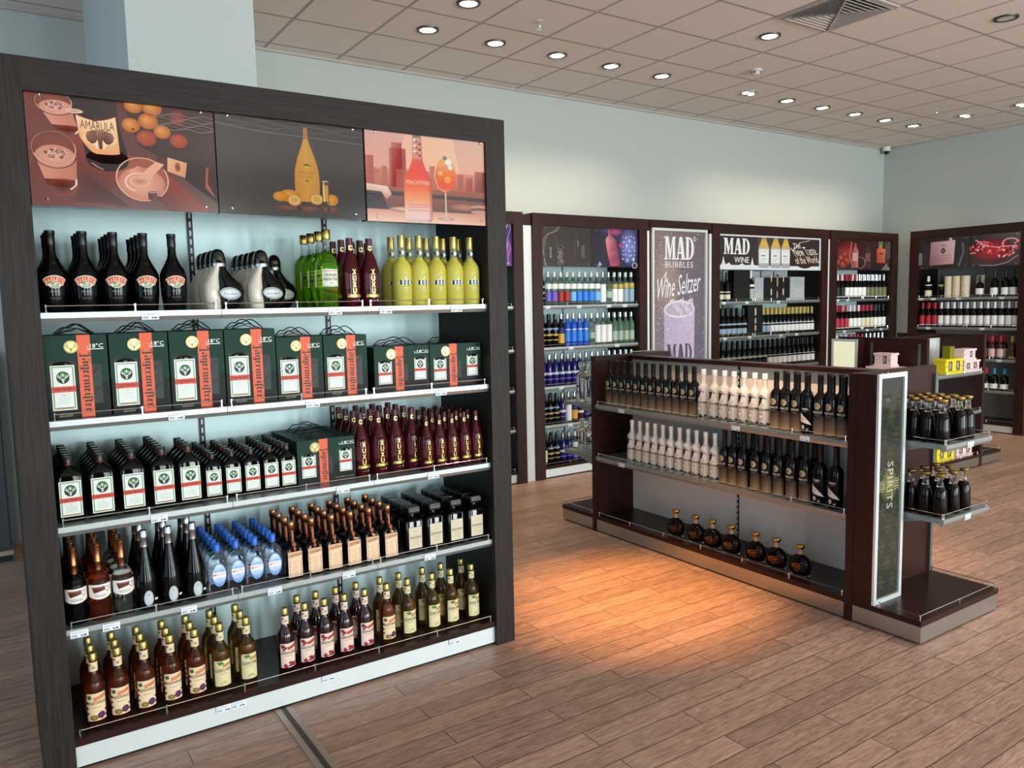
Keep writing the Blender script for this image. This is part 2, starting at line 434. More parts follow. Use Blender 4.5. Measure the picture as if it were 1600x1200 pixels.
# white fillers between the wall units
for i, (x0, x1, y0) in enumerate(((3.937, 4.038, 5.725), (5.407, 5.443, 5.712), (6.297, 6.328, 5.712), (8.312, 8.358, 5.715))):
    q = MB().m(0).box(x0, y0, 0, x1, 6.2, 2.29).m(1).box(x0, y0, 2.29, x1, 6.2, 2.385)
    tag(q.build('trim_%d' % (4+i), [WHITE, WOODR]), kind='structure')
tag(MB().box(9.80, 5.56, 0, 10.50, 6.20, 2.27).build('trim_8', mat('grey_filler', '#a9b3b1', .35, .3)), kind='structure')
# metal expansion strip let into the floor
st = MB().m(0).box(0.838, 0.2, 0, 0.905, 3.03, 0.004).m(1).box(0.862, 0.2, 0.004, 0.881, 3.03, 0.0055)
tag(st.build('trim_9', [mat('strip_metal', '#a39384', 0.45, 0.35), mat('strip_groove', '#4b443e', 0.6, 0.4)]), kind='structure')

# ------------------------------------------------------------------ ceiling fittings
def ring_mesh(ro, ri, h, seg=32):
    q = MB()
    n = len(q.v)
    for r_, z in ((ro, 0), (ro*0.97, -h), (ri, -h), (ri*0.92, -0.001)):
        for k in range(seg): a = 2*pi*k/seg; q.v.append((r_*cos(a), r_*sin(a), z))
    for i in range(3):
        for k in range(seg):
            k2 = (k+1) % seg; q.f.append([i*seg+k, i*seg+k2, (i+1)*seg+k2, (i+1)*seg+k]); q.mi.append(0)
    return q
DARKRING = mat('dark_ring', '#4a4640', 0.35, 0.6)
GLOW = mat('lamp_glow', '#fff2d8', 0.4, em=14, emcol='#ffeccb')
OFFL = mat('lamp_off', '#c9c2bc', 0.25)
def downlight(x, y, lit, lab):
    t = empty('ceiling_light', (x, y, CEIL), 0, lab, 'ceiling light', 'round downlights in the ceiling')
    ring_mesh(0.085, 0.062, 0.010).build('trim_ring', DARKRING, t, True)
    q = MB(); q.loft([(-0.006, 0.060), (-0.0075, 0.058)], 32)
    tag(q.build('lamp', GLOW if lit else OFFL, t, True), 'glowing lamp disc' if lit else 'unlit lamp disc')
def ordn(n):
    return ['first', 'second', 'third', 'fourth', 'fifth', 'sixth', 'seventh', 'eighth', 'ninth', 'tenth', 'eleventh', 'twelfth',
            'thirteenth', 'fourteenth', 'fifteenth', 'sixteenth', 'seventeenth', 'eighteenth', 'nineteenth', 'twentieth',
            'twenty-first', 'twenty-second', 'twenty-third', 'twenty-fourth'][n]
for i, (x, y) in enumerate([p for p in LIT if abs(p[1]-5.39) < 0.01]):
    downlight(x, y, True, 'lit round downlight, %s from left in the long row beside the back wall' % ordn(i))
downlight(2.89, 4.79, True, 'lit round downlight cut by the top edge of the photo')
downlight(5.27, 4.17, True, 'lit round downlight standing alone below the square air vent')
downlight(6.50, 3.00, False, 'unlit round downlight ring at the top right of the ceiling')
def twin(x, y, lab):
    t = empty('twin_spotlight', (x, y, CEIL), 0, lab, 'ceiling light', 'twin spotlights in the ceiling')
    ring_mesh(0.10, 0.088, 0.008).build('trim_ring', mat('pale_ring', '#a9a49d', 0.4, 0.3), t, True)
    MB().loft([(-0.0005, 0.088), (-0.001, 0.088)], 32).build('dish', mat('dish_grey', '#77726c', 0.4), t, True)
    for s in (-1, 1):
        q = MB(); q.loft([(-0.002, 0.034, None, s*0.042), (-0.016, 0.030, None, s*0.042)], 20)
        l = q.build('lamp', mat('lamp_white', '#efece6', 0.2, em=1.5, emcol='#fff6e6'), t, True)
        for v in l.data.vertices: pass
for p, lab in (((6.49, 5.39), 'small twin spotlight in the row between two lit downlights'),
               ((9.53, 4.80), 'small twin spotlight, left one of the pair near the right wall'),
               ((9.56, 4.22), 'small twin spotlight at the right edge of the photo')): twin(*p, lab)
# square four-way air diffuser
def diffuser(x, y):
    t = empty('air_vent', (x, y, CEIL), 0, 'square white four-way air vent set into the ceiling at the top', 'air vent')
    vm = mat('vent_cream', '#b9aea5', 0.5); s = 0.295
    q = MB()
    for a, b_, c, d in ((-s, -s, s, -s+0.03), (-s, s-0.03, s, s), (-s, -s+0.03, -s+0.03, s-0.03), (s-0.03, -s+0.03, s, s-0.03)):
        q.box(a, b_, -0.012, c, d, 0)
    q.build('frame', vm, t)
    MB().box(-s+0.03, -s+0.03, -0.001, s-0.03, s-0.03, -0.0005).build('duct_opening', mat('duct_black', '#141312', 0.9), t)
    q = MB()
    for k in range(7):
        r1 = 0.262-k*0.036; r0 = r1-0.012; z1, z0 = -0.004, -0.022
        for rot in range(4):
            c, d = cos(rot*pi/2), sin(rot*pi/2)
            pr = [(-r1, -r1, z0), (r1, -r1, z0), (r0, -r0, z1), (-r0, -r0, z1)]
            w_ = [(X*c-Y*d, X*d+Y*c, Z) for X, Y, Z in pr]
            w2 = [(X, Y, Z+0.003) for X, Y, Z in w_]
            q.add(w_+w2, [(0, 1, 2, 3), (7, 6, 5, 4), (0, 4, 5, 1), (2, 6, 7, 3), (1, 5, 6, 2), (3, 7, 4, 0)])
    q.build('louvre', vm, t)
    q = MB()
    for sgn in (1, -1):
        d = 0.262; e = 0.004
        q.add([(-d-e, -sgn*d+e, -0.025), (-d+e, -sgn*d-e, -0.025), (d+e, sgn*d-e, -0.025), (d-e, sgn*d+e, -0.025),
               (-d-e, -sgn*d+e, -0.003), (-d+e, -sgn*d-e, -0.003), (d+e, sgn*d-e, -0.003), (d-e, sgn*d+e, -0.003)],
              [(0, 1, 2, 3), (7, 6, 5, 4), (0, 4, 5, 1), (1, 5, 6, 2), (2, 6, 7, 3), (3, 7, 4, 0)])
    q.build('mitre_bar', vm, t)
diffuser(5.267, 3.574)
# smoke detector, sprinklers, camera
t = empty('smoke_detector', (5.92, 4.83, CEIL), 0, 'white round smoke detector on the ceiling between the downlights', 'smoke detector')
PW = mat('white_plastic', '#cfcac2', 0.45)
MB().loft([(0, 0.052), (-0.012, 0.052), (-0.018, 0.046)], 28).build('base', PW, t, True)
MB().loft([(-0.018, 0.036), (-0.036, 0.038), (-0.046, 0.028), (-0.048, 0.008)], 28).build('sensor_head', PW, t, True)
q = MB()
for k in range(4):
    a = k*pi/2+0.4; q.box(0.036*cos(a)-0.006, 0.036*sin(a)-0.006, -0.033, 0.036*cos(a)+0.006, 0.036*sin(a)+0.006, -0.022)
q.build('vent_slot', BLACKP, t)
for (x, y, lab) in ((3.51, 4.83, 'small chrome sprinkler head on the ceiling above the near downlights'),
                    (8.93, 4.81, 'small chrome sprinkler head on the ceiling near the far corner')):
    t = empty('sprinkler', (x, y, CEIL), 0, lab, 'sprinkler', 'sprinkler heads')
    MB().loft([(0, 0.030), (-0.004, 0.028)], 20).build('collar', PW, t, True)
    q = MB(); q.loft([(-0.004, 0.008), (-0.03, 0.007)], 10); q.loft([(-0.055, 0.018), (-0.058, 0.018)], 12)
    q.tube([(0.007, 0, -0.03), (0.012, 0, -0.042), (0.002, 0, -0.055)], 0.002, 6); q.tube([(-0.007, 0, -0.03), (-0.012, 0, -0.042), (-0.002, 0, -0.055)], 0.002, 6)
    q.build('head', CHROME, t, True)
t = empty('security_camera', (10.50, 6.33, CEIL-0.03), 0, 'white dome security camera high up in the far corner of the room', 'camera')
MB().loft([(0.03, 0.055), (-0.01, 0.055), (-0.03, 0.048)], 24).build('housing', mat('cam_white', '#d8d8d4', 0.4), t, True)
MB().loft([(-0.03, 0.04), (-0.05, 0.036), (-0.068, 0.02), (-0.072, 0.004)], 24).build('dome', mat('cam_dome', '#151515', 0.1), t, True)

# ------------------------------------------------------------------ shelving parts
TAGP = mat('tag_plastic', '#dfe3ea', 0.3)
def price_tag(parent, x, y, z, rz=0, seed=0):
    q = MB(); q.box(-0.028, -0.004, -0.013, 0.028, -0.0015, 0.013)
    o = q.build('price_tag', TAGP, parent, loc=(x, y, z))
    o.rotation_euler = (0, 0, rz)
    a = Art(); a.rect(-0.026, -0.011, 0.026, 0.011, '#e9ecf2', 1)
    a.rect(-0.024, 0.006, 0.020, 0.0075, '#8d93a0', 2); a.rect(-0.024, 0.002, 0.012, 0.0032, '#9aa0aa', 2)
    for k in range(7): a.rect(-0.024+k*0.0026, -0.009, -0.0227+k*0.0026, -0.002, '#3b3f48', 2)
    a.rect(0.004, -0.009, 0.010, -0.004, '#3b3f48', 2); a.rect(0.012, -0.009, 0.022, -0.004, '#3b3f48', 2)
    fn = lambda u, v, l: (x+u*cos(rz)+(0.0042+l)*sin(rz), y-(0.0042+l)*cos(rz)+u*sin(rz), z+v)
    a.build('price_print', fn, parent)
def rail_mesh(L_, n=3, inset=0.018, h=0.024):
    q = MB(); xs = [inset+(L_-2*inset)*k/(n-1) for k in range(n)]
    for x in xs:
        q.add([], [])
        base = len(q.v)
        q.loft([(0, 0.0045), (0.004, 0.0045), (0.005, 0.003), (h-0.006, 0.003), (h-0.005, 0.0052), (h+0.002, 0.0052), (h+0.003, 0.003)], 8)
        for i in range(base, len(q.v)): v = q.v[i]; q.v[i] = (v[0]+x, v[1]+0.009, v[2])
    q.tube([(xs[0], 0.009, h-0.002), (xs[-1], 0.009, h-0.002)], 0.0017, 6)
    return q
_shelf = {}
def shelf_module(parent, x, z, L_, depth, tone=ALUL, n=3, tags=(), rz=0, y=0):
    key = (round(L_, 3), round(depth, 3), tone.name, n)
    if key not in _shelf:
        q = MB().m(0)
        q.prism([(0, 0), (0, -0.019), (0.010, -0.034), (0.020, -0.034), (0.020, -0.006), (depth, -0.006), (depth, 0)], 0.001, L_-0.001, 'x')
        q.m(1).box(0.001, 0.0205, -0.024, L_-0.001, depth, -0.0065)
        _shelf[key] = (q.mesh('shelf'), rail_mesh(L_, n).mesh('guard_rail', True))
        _shelf[key][0].materials.append(tone); _shelf[key][0].materials.append(ALUD)
        _shelf[key][1].materials.append(CHROME)
    s = link('shelf', _shelf[key][0], parent, loc=(x, y, z)); s.rotation_euler = (0, 0, rz)
    tag(link('guard_rail', _shelf[key][1], s), 'thin chrome guard rail on short posts')
    for tx in tags: price_tag(s, tx, 0.0, -0.018)
    return s
def slot_strip(parent, x, y, z0, z1, face=-1):
    hw = 0.011 if y < 0.49 and y > 0.4 and parent.name == 'shelving_unit' else 0.006
    q = MB().m(0).box(x-hw, y-0.008, z0, x+hw, y, z1).m(1)
    z = z0+0.03
    while z < z1-0.04: q.box(x-0.0035, y-0.0086, z, x+0.0035, y-0.0079, z+0.022); z += 0.036
    q.build('slotted_upright', [mat('upright_black', '#1b1d1d', 0.4, 0.4), mat('slot_white', '#c9d2d0', 0.5)], parent)
def make_unit(name, label, group, W, n, post, loc, rz, shelves, wv, wh, deck, depth=0.50, H=2.40, tags=None, back=BACK, deckz=0.115, frontinset=0.02):
    t = empty(name, loc, rz, label, 'shelving unit', group)
    p0, p1 = post if isinstance(post, tuple) else (post, post)
    for nm, a, b_ in (('side_post', 0, p0), ('side_post', W-p1, W)):
        q = MB().m(0).box(a, 0, 0, b_, depth+0.03, H)
        # inner cheek of black laminate
        c = (p0, p0+0.002) if a == 0 else (W-p1-0.002, W-p1)
        q.m(1).box(c[0], 0.03, deckz, c[1], depth-0.02, H-0.105)
        q.build(nm, [wv, WOODIN], t, bevel=0.0)
    MB().box(p0, 0.0, H-0.105, W-p1, depth+0.03, H).build('header_board', wh, t)
    MB().box(p0+0.002, depth-0.02, deckz, W-p1-0.002, depth, H-0.105).build('back_panel', back, t)
    MB().box(p0, 0.012, deckz-0.028, W-p1, depth-0.02, deckz).build('base_deck', deck, t)
    q = MB().m(0).box(p0, 0.02, 0.012, W-p1, 0.04, deckz-0.028).m(1).box(p0, 0.03, 0, W-p1, 0.06, 0.012)
    tag(q.build('plinth', [PLINTH, BLACKP], t), 'brushed metal plinth')
    L_ = (W-p0-p1)/n
    link_rail = rail_mesh(W-p0-p1, 2*n+1).build('guard_rail', CHROME, t, True, loc=(p0, 0.018, deckz))
    for k in range(1, n): slot_strip(t, p0+k*L_, depth-0.02, deckz, H-0.105)
    for si, z in enumerate(shelves):
        for k in range(n):
            tg = (tags or {}).get((si, k), ())
            shelf_module(t, p0+k*L_, z, L_, depth-0.022-frontinset, tags=tg, y=frontinset)
    return t, p0, L_
def poster(parent, x0, x1, z0, z1, y, draw, thick=0.05, lit='l', side=None):
    q = MB().box(x0+0.001, y, z0, x1-0.001, y+thick, z1)
    p = q.build('poster_panel', side or mat('acrylic_edge', '#30302f', 0.2), parent)
    a = Art(); a.M = lit; draw(a)
    a.build('poster_picture', flat(y-0.0003, x0+0.002, z0, (x1-x0-0.004), (z1-z0)), p, 0.0003)
    q = MB()
    for sx in (x0+0.045, x1-0.045):
        for sz in (z0+0.02, z1-0.02):
            b0 = len(q.v); q.loft([(0, 0.006), (0.004, 0.006), (0.007, 0.003)], 12)
            for i in range(b0, len(q.v)): v = q.v[i]; q.v[i] = (sx+v[0], y-0.004-v[2], sz+v[1])
    q.build('cap_screw', CHROME, p, True)
    return p

# ------------------------------------------------------------------ backlit pictures
Y_ = lambda v: 1-v
def grad(a, x0, y0, x1, y1, ctop, cbot, ly=0, n=1):
    a.rect(x0, Y_(y1), x1, Y_(y0), cbot, ly, n, ctop)
def pic_cream(a):
    a.poly([(0, 0), (1, 0), (1, 1), (0, 1)], ['#7a4640', '#6a4a42', '#50302c', '#74362c'], 0)
    a.poly([(0.22, 0.62), (0.02, 0.45), (0.35, 0.10), (0.62, 0.45)], ['#8a3a2c', '#7a3a30', '#5a302b', '#a2452f'], 1)
    a.poly([(0.28, 0.30), (0.42, 0.12), (0.50, 0.02), (0.20, 0.05)], ['#5a302c', '#4a2a27', '#54302b', '#6a3a33'], 2)
    a.poly([(0.50, 0.35), (0.72, 0.0), (0.95, 0.0), (0.62, 0.5)], ['#7b3a2e', '#6a322a', '#8e3b2a', '#96402c'], 1)
    a.poly([(0.5, 0.95), (1, 0.95), (1, 0.42), (0.78, 0.40), (0.56, 0.6)], ['#3a2a27', '#463733', '#4e3e39', '#45302a', '#3a2623'], 1)
    def tumbler(cx, cy, rx, ry, sx, dep, liq):
        # glass wall leaning away, thick bright foot, cream, ice and rim
        n = 10
        for k in range(n):
            t0, t1 = k/n, (k+1)/n; f0, f1 = 1-.34*t0, 1-.34*t1
            x0, x1 = cx+sx*t0, cx+sx*t1; y0, y1 = cy+dep*t0, cy+dep*t1
            c0 = '#9c5648' if t0 < liq else ('#e0937a' if t0 < .72 else '#5c2a25'); c1 = '#c87a66' if t0 < .72 else '#7c3c32'
            a.poly([(x0-rx*f0, Y_(y0)), (x0+rx*f0, Y_(y0)), (x1+rx*f1, Y_(y1)), (x1-rx*f1, Y_(y1))], [c0, c1, c1, c0], 2)
        a.ell(cx+sx, Y_(cy+dep), rx*.66, ry*.55, '#4a211e', 2, '#8c4a3c', 18)
        a.line([(cx+sx+rx*.35, Y_(cy+dep+.02)), (cx+sx+rx*.62, Y_(cy+dep-.02)), (cx+sx*.8+rx*.70, Y_(cy+dep*.78))], .010, '#f6dccb', 3)
        a.ell(cx, Y_(cy), rx, ry, '#8a4a3e', 3, '#7a3e34', 24)
        a.ell(cx+sx*liq*.5, Y_(cy+ry*.45), rx*.92, ry*.66, '#eeb098', 4, '#d08a72', 24)
        for k in range(6):
            px, py, r = cx+rx*(-.35+.16*k+.08*sin(k*2.3)), cy+ry*(.25+.22*sin(k*1.9)), rx*(.13+.04*(k % 2))
            q = [(px+r*cos(k+j*1.25), Y_(py+r*1.35*sin(k+j*1.25))) for j in range(5)]
            a.poly(q, ['#4a2823', '#a8705f', '#6a3f35', '#e0ab98', '#8a5446'] if k % 2 else ['#d9a18c', '#7c4a3d', '#c28a76', '#3c211d', '#b87f6c'], 5)
            a.line([q[0], q[1]], 0.004, '#f9e2d6', 6)
        a.ring(cx, Y_(cy), rx, ry, 0.005, '#e8b7a3', 6, 28, a0=200, a1=380); a.ring(cx, Y_(cy), rx, ry, 0.004, '#b87868', 6, 20, a0=20, a1=200)
        a.ring(cx+sx*liq*.5, Y_(cy+ry*.45), rx*.94, ry*.70, 0.006, '#4a221d', 5, 24, a0=180, a1=360)
    tumbler(0.140, 0.10, 0.092, 0.098, .065, .24, .35)
    tumbler(0.125, 0.50, 0.110, 0.150, .03, .33, .30)
    # large bottle seen from above
    a.ell(0.395, Y_(0.565), 0.112, 0.105, '#140c0c', 5, '#2a1a18', 24); a.line([(.31, Y_(.60)), (.34, Y_(.635)), (.37, Y_(.655))], .008, '#c48a78', 6)
    a.poly([(0.215, Y_(0.0)), (0.455, Y_(0.0)), (0.465, Y_(0.25)), (0.50, Y_(0.5)), (0.505, Y_(0.56)), (0.44, Y_(0.60)), (0.36, Y_(0.60)), (0.285, Y_(0.56)), (0.275, Y_(0.45)), (0.235, Y_(0.2))],
           ['#2a1d1b', '#3f2c28', '#33211e', '#1c1110', '#0f0a0a', '#191010', '#0f0a0a', '#170f0e', '#241815', '#4a352f'], 5)
    a.ell(0.24, Y_(0.16), 0.045, 0.02, '#c88f79', 6, '#f1cdb8')
    top = [(0.245+.205*k/10, 0.185+.045*sin(pi*k/10)-.01*k/10) for k in range(11)]
    for k in range(10):
        xa, xb = top[k][0], top[k+1][0]
        bo = lambda x: 0.52-1.9*abs((x-.375)/.21)**3.2*.12-(.12*max(0, (.33-x)/.08)**1.3)
        a.poly([(xa+.0, Y_(top[k][1])), (xb, Y_(top[k+1][1])), (xb+.012, Y_(bo(xb+.012))), (xa+.012, Y_(bo(xa+.012)))], ['#ffdcae', '#ffdcae', '#f3a866', '#f3a866'], 6)
    a.line([(p[0], Y_(p[1])) for p in top], 0.007, '#b5261c', 7)
    a.text('AMARULA', 0.352, Y_(0.262), 0.175, 0.075, '#7a1a14', 7, bow=-0.012)
    a.ell(0.34, Y_(0.225), 0.016, 0.012, '#7c3a1c', 7, None, 8)
    # elephant head with tusks
    a.ell(0.362, Y_(0.385), 0.090, 0.060, '#f09a4c', 7, '#fcd6a2', 18)
    for s in (-1, 1):
        e = [(.010, .315), (.034, .310), (.064, .330), (.074, .365), (.066, .405), (.046, .432), (.028, .425), (.016, .40)]
        a.poly([(0.362+s*p, Y_(q)) for p, q in e], ['#7a4a3a', '#8a5844', '#a86e54', '#9a6048', '#7a4836', '#5a3024', '#4a261c', '#6a3a2c'], 8)
        a.line([(0.362+s*.014, Y_(0.405)), (0.362+s*.024, Y_(0.435)), (0.362+s*.020, Y_(0.462)), (0.362+s*.010, Y_(.474))], 0.006, '#fff3dc', 10)
    a.poly([(0.346, Y_(.305)), (0.378, Y_(.305)), (0.384, Y_(.36)), (0.374, Y_(.40)), (0.370, Y_(.475)), (0.356, Y_(.475)), (0.350, Y_(.40)), (0.340, Y_(.36))], ['#b07c60', '#a06c52', '#7a4836', '#6a3a2c', '#4a261c', '#4a261c', '#6a3a2c', '#8a5440'], 9)
    for cx, cy, r in ((0.55, 0.06, 0.05), (0.65, 0.06, 0.055), (0.53, 0.235, 0.05), (0.625, 0.185, 0.055), (0.61, 0.34, 0.055), (0.70, 0.27, 0.048), (0.79, 0.34, 0.05)):
        red = cx > 0.6 and cy > 0.25 and cx != 0.70
        a.ell(cx, Y_(cy), r, r*1.32, '#c65a34' if red else '#f0a148', 4, '#9a3d26' if red else '#b45e25', 22, 0, (-0.25, 0.3))
    a.ell(0.54, Y_(0.27), 0.008, 0.01, '#4c2a16', 5, None, 8)
    a.ell(0.79, Y_(0.13), 0.045, 0.075, '#9b4440', 4, '#6a3330', 12)
    for k in range(7):
        a.line([(0.66+0.34*i/12, Y_(0.10+0.022*k+0.012*sin(i*1.1+k*1.7))) for i in range(13)], 0.0035, ('#8b736b' if k % 2 else '#a68f86'), 5)
    # wide glass with poured cream
    a.ell(0.575, Y_(0.72), 0.145, 0.20, '#9c5444', 4, '#a85845', 30)
    a.ell(0.570, Y_(0.76), 0.128, 0.150, '#f0b294', 5, '#d0846a', 28); a.ring(0.56, Y_(0.75), .085, .09, .012, '#f9cdb4', 6, 20, a0=30, a1=250); a.poly([(.50, Y_(.66)), (.55, Y_(.60)), (.60, Y_(.62)), (.58, Y_(.70))], ['#f6c4a8', '#e8a486', '#c07a60', '#e09a7c'], 5)
    a.ell(0.56, Y_(0.74), 0.06, 0.05, '#c87a5e', 6, '#efb896', 16)
    a.ring(0.575, Y_(0.72), 0.145, 0.20, 0.007, '#f0c1a7', 6, 32)
    a.poly([(0.655, Y_(0.55)), (0.70, Y_(0.57)), (0.62, Y_(0.70)), (0.55, Y_(0.72)), (0.60, Y_(0.62))], '#efb08e', 7)
    a.poly([(.60, Y_(.83)), (.655, Y_(.82)), (.67, Y_(.88)), (.635, Y_(.92)), (.60, Y_(.90))], ['#5a332c', '#8a5446', '#3a211d', '#6a3f35', '#4a2823'], 7); a.line([(.605, Y_(.84)), (.65, Y_(.83)), (.66, Y_(.87))], .005, '#e6bba8', 8)
    a.poly([(0.665, Y_(0.50)), (0.73, Y_(0.52)), (0.72, Y_(0.63)), (0.66, Y_(0.60))], '#5c2f28', 6)
    a.poly([(0.72, Y_(0.50)), (0.83, Y_(0.54)), (0.815, Y_(0.68)), (0.715, Y_(0.63))], ['#f0b98b', '#e3a376', '#d49267', '#e9ae80'], 7)
    a.ell(0.775, Y_(0.585), 0.017, 0.045, '#7a3b28', 8, '#b0684a', 10)
    a.poly([(0.83, Y_(0.52)), (1.0, Y_(0.46)), (1.0, Y_(0.90)), (0.815, Y_(0.70))], ['#3b2a27', '#4b3935', '#2f2220', '#2a1c1a'], 6)
    a.poly([(0.94, Y_(0.58)), (0.955, Y_(0.56)), (0.945, Y_(0.72)), (0.99, Y_(0.86)), (0.93, Y_(0.76))], '#b8563f', 7)
def pic_lemon(a):
    a.poly([(0, 0), (1, 0), (1, 1), (0, 1)], ['#57514c', '#4a4642', '#3f3b39', '#585350'], 0)
    a.poly([(0, 0), (1, 0), (1, 0.16), (0, 0.2)], ['#5f5954', '#55504c', '#4c4845', '#565049'], 1)
    for k in range(6):
        a.line([(i/24, Y_(0.03+0.018*k+0.012*sin(i*0.9+k*1.3))) for i in range(25)], 0.004, '#7d7873' if k % 2 else '#322f2e', 1)
    a.line([(0, Y_(0.13)), (0.3, Y_(0.17)), (1, Y_(0.20))], 0.006, '#8d8781', 2)
    cx = 0.585
    prof = [(0.085, 0.014), (0.12, 0.014), (0.20, 0.016), (0.26, 0.028), (0.40, 0.062), (0.52, 0.083), (0.66, 0.087), (0.78, 0.083), (0.84, 0.075)]
    for (v0, w0), (v1, w1) in zip(prof[:-1], prof[1:]):
        col = '#d07a3c' if v0 < 0.19 else '#f3b344'; e = '#dd8f4f' if v0 < 0.19 else '#e79f45'
        for s in (-1, 1):
            a.poly([(cx, Y_(v0)), (cx+s*w0, Y_(v0)), (cx+s*w1, Y_(v1)), (cx, Y_(v1))], [col, e, e, col], 3)
    a.ell(cx, Y_(0.485), 0.028, 0.022, '#ffd93b', 4, '#e8b02e', 12); a.poly([(cx-0.03, Y_(0.475)), (cx, Y_(0.445)), (cx+0.035, Y_(0.475))], '#7c7c40', 4)
    a.text('LIMONCINO', cx, Y_(0.545), 0.11, 0.025, '#a88230', 4); a.text('BOTTEGA', cx, Y_(0.585), 0.085, 0.02, '#a88230', 4)
    a.ell(cx, Y_(0.625), 0.01, 0.015, '#a88230', 4, None, 8)
    for x, y, rx, ry, cut in ((0.46, 0.79, 0.075, 0.065, 0), (0.40, 0.80, 0.055, 0.05, 0), (0.49, 0.83, 0.05, 0.06, 1), (0.645, 0.81, 0.05, 0.058, 1), (0.755, 0.81, 0.045, 0.06, 0)):
        a.ell(x, Y_(y), rx, ry, '#ffc04a', 5, '#e08f2e', 18, 0, (-0.2, 0.3))
        if cut:
            a.ell(x, Y_(y), rx*0.8, ry*0.8, '#ffd98a', 6, '#ffe9b0', 14)
            a.ell(x, Y_(y), rx*0.66, ry*0.66, '#f6b545', 7, '#f9c465', 14)
    for x0, x1, y0, y1, c, ly in ((0.685, 0.735, 0.62, 0.84, '#6a5a3a', 6), (0.69, 0.73, 0.66, 0.83, '#ecae45', 7), (0.695, 0.703, 0.63, 0.83, '#fff0c0', 8)):
        a.rect(x0, Y_(y1), x1, Y_(y0), c, ly)
    a.ell(0.71, Y_(0.62), 0.025, 0.008, '#d9c48c', 8, None, 12)
    for x, rx in ((0.44, 0.10), (0.59, 0.085), (0.71, 0.03), (0.76, 0.04)):
        a.ell(x, Y_(0.91), rx, 0.035, '#a3604a', 2, '#5d4c46', 16)
def pic_peach(a):
    a.poly([(0, Y_(0.55)), (1, Y_(0.55)), (1, 1), (0, 1)], ['#eda089', '#f3b492', '#dfb7a6', '#d9a79c'], 0)
    a.poly([(0.25, Y_(0.45)), (0.75, Y_(0.45)), (0.7, Y_(0.05)), (0.3, Y_(0.05))], ['#f8b88e', '#f9c39a', '#f2c4a4', '#f0bca2'], 1)
    grad(a, 0, 0.42, 1, 0.66, '#e08a70', '#b95f4c', 1)
    for x0, x1, t, c in ((0, 0.06, 0.30, '#b5594f'), (0.06, 0.11, 0.44, '#c87360'), (0.12, 0.16, 0.40, '#b96a5c'), (0.18, 0.31, 0.20, '#a83f3c'), (0.20, 0.28, 0.14, '#a83f3c'),
                         (0.23, 0.32, 0.42, '#c98073'), (0.50, 0.54, 0.36, '#c6705c'), (0.73, 0.78, 0.43, '#b36152'), (0.80, 0.86, 0.46, '#a9574a'), (0.88, 1.0, 0.38, '#8c4740')):
        a.poly([(x0, Y_(0.62)), (x1, Y_(0.62)), (x1, Y_(t)), (x0, Y_(t))], [c, c, c, '#c07064'], 2)
    grad(a, 0, 0.62, 1, 0.90, '#a6604d', '#5d3b37', 2)
    a.poly([(0.0, Y_(0.66)), (1, Y_(0.69)), (1, Y_(0.73)), (0, Y_(0.71))], '#4a3d3e', 3)
    a.poly([(0.0, Y_(0.60)), (0.16, Y_(0.62)), (0.19, Y_(0.70)), (0.15, Y_(0.76)), (0.11, Y_(0.68)), (0.0, Y_(0.67))], ['#f4d3bf', '#f7dac8', '#e8bda6', '#c58d7b', '#e2b09b', '#e2b49f'], 4)
    a.poly([(0.0, Y_(0.70)), (0.12, Y_(0.71)), (0.16, Y_(0.86)), (0.0, Y_(0.86))], '#3c3034', 3)
    a.ell(0.27, Y_(0.86), 0.10, 0.03, '#e8c3a2', 4, '#bb7d62', 14); a.ell(0.78, Y_(0.80), 0.12, 0.04, '#c98c68', 3, '#95604f', 14)
    for k in range(4): a.ell(0.92, Y_(0.76+0.03*k), 0.085, 0.022, '#cf9c88' if k % 2 else '#7c5a52', 4+k, None, 14)
    grad(a, 0, 0.87, 1, 1, '#d99a80', '#f3bea0', 4)
    cx = 0.40
    prof = [(0.0, 0.032, '#6b5c44'), (0.06, 0.032, '#8a7454'), (0.07, 0.036, '#c9a08c'), (0.28, 0.042, '#dd8d7a'), (0.32, 0.043, '#e0503c'), (0.42, 0.070, '#f0452f'), (0.50, 0.105, '#f14d31'), (0.62, 0.112, '#f7733f'),
            (0.76, 0.112, '#fba470'), (0.86, 0.112, '#f5c0b2'), (0.95, 0.110, '#efc6c4'), (0.985, 0.095, '#d9a09a')]
    for (v0, w0, c0), (v1, w1, c1) in zip(prof[:-1], prof[1:]):
        a.poly([(cx-w0, Y_(v0)), (cx+w0, Y_(v0)), (cx+w1, Y_(v1)), (cx-w1, Y_(v1))], [c0, c0, c1, c1], 8)
        a.poly([(cx+w0*0.7, Y_(v0)), (cx+w0, Y_(v0)), (cx+w1, Y_(v1)), (cx+w1*0.7, Y_(v1))], [c0, '#b84a3c', '#c4604c', c1], 9)
    for k in range(9):
        a.ell(cx-0.02+0.02*(k % 3), Y_(0.09+0.021*k), 0.012, 0.012, ('#f3e6dc', '#c94f3a', '#4c3b33')[k % 3], 10, None, 8)
    a.text('PEACHTREE', cx, Y_(0.555), 0.19, 0.042, '#ffd2b8', 10)
    for v in (0.80, 0.825, 0.86): a.rect(cx-0.08, Y_(v+0.006), cx+0.08, Y_(v), '#c07468', 10)
    gx = 0.625
    gp = [(0.25, 0.055, '#e9c9b0'), (0.32, 0.072, '#e8b27e'), (0.38, 0.086, '#ec8a45'), (0.46, 0.092, '#f0702f'), (0.54, 0.082, '#f05427'), (0.60, 0.055, '#f25f35'), (0.64, 0.012, '#f08a60')]
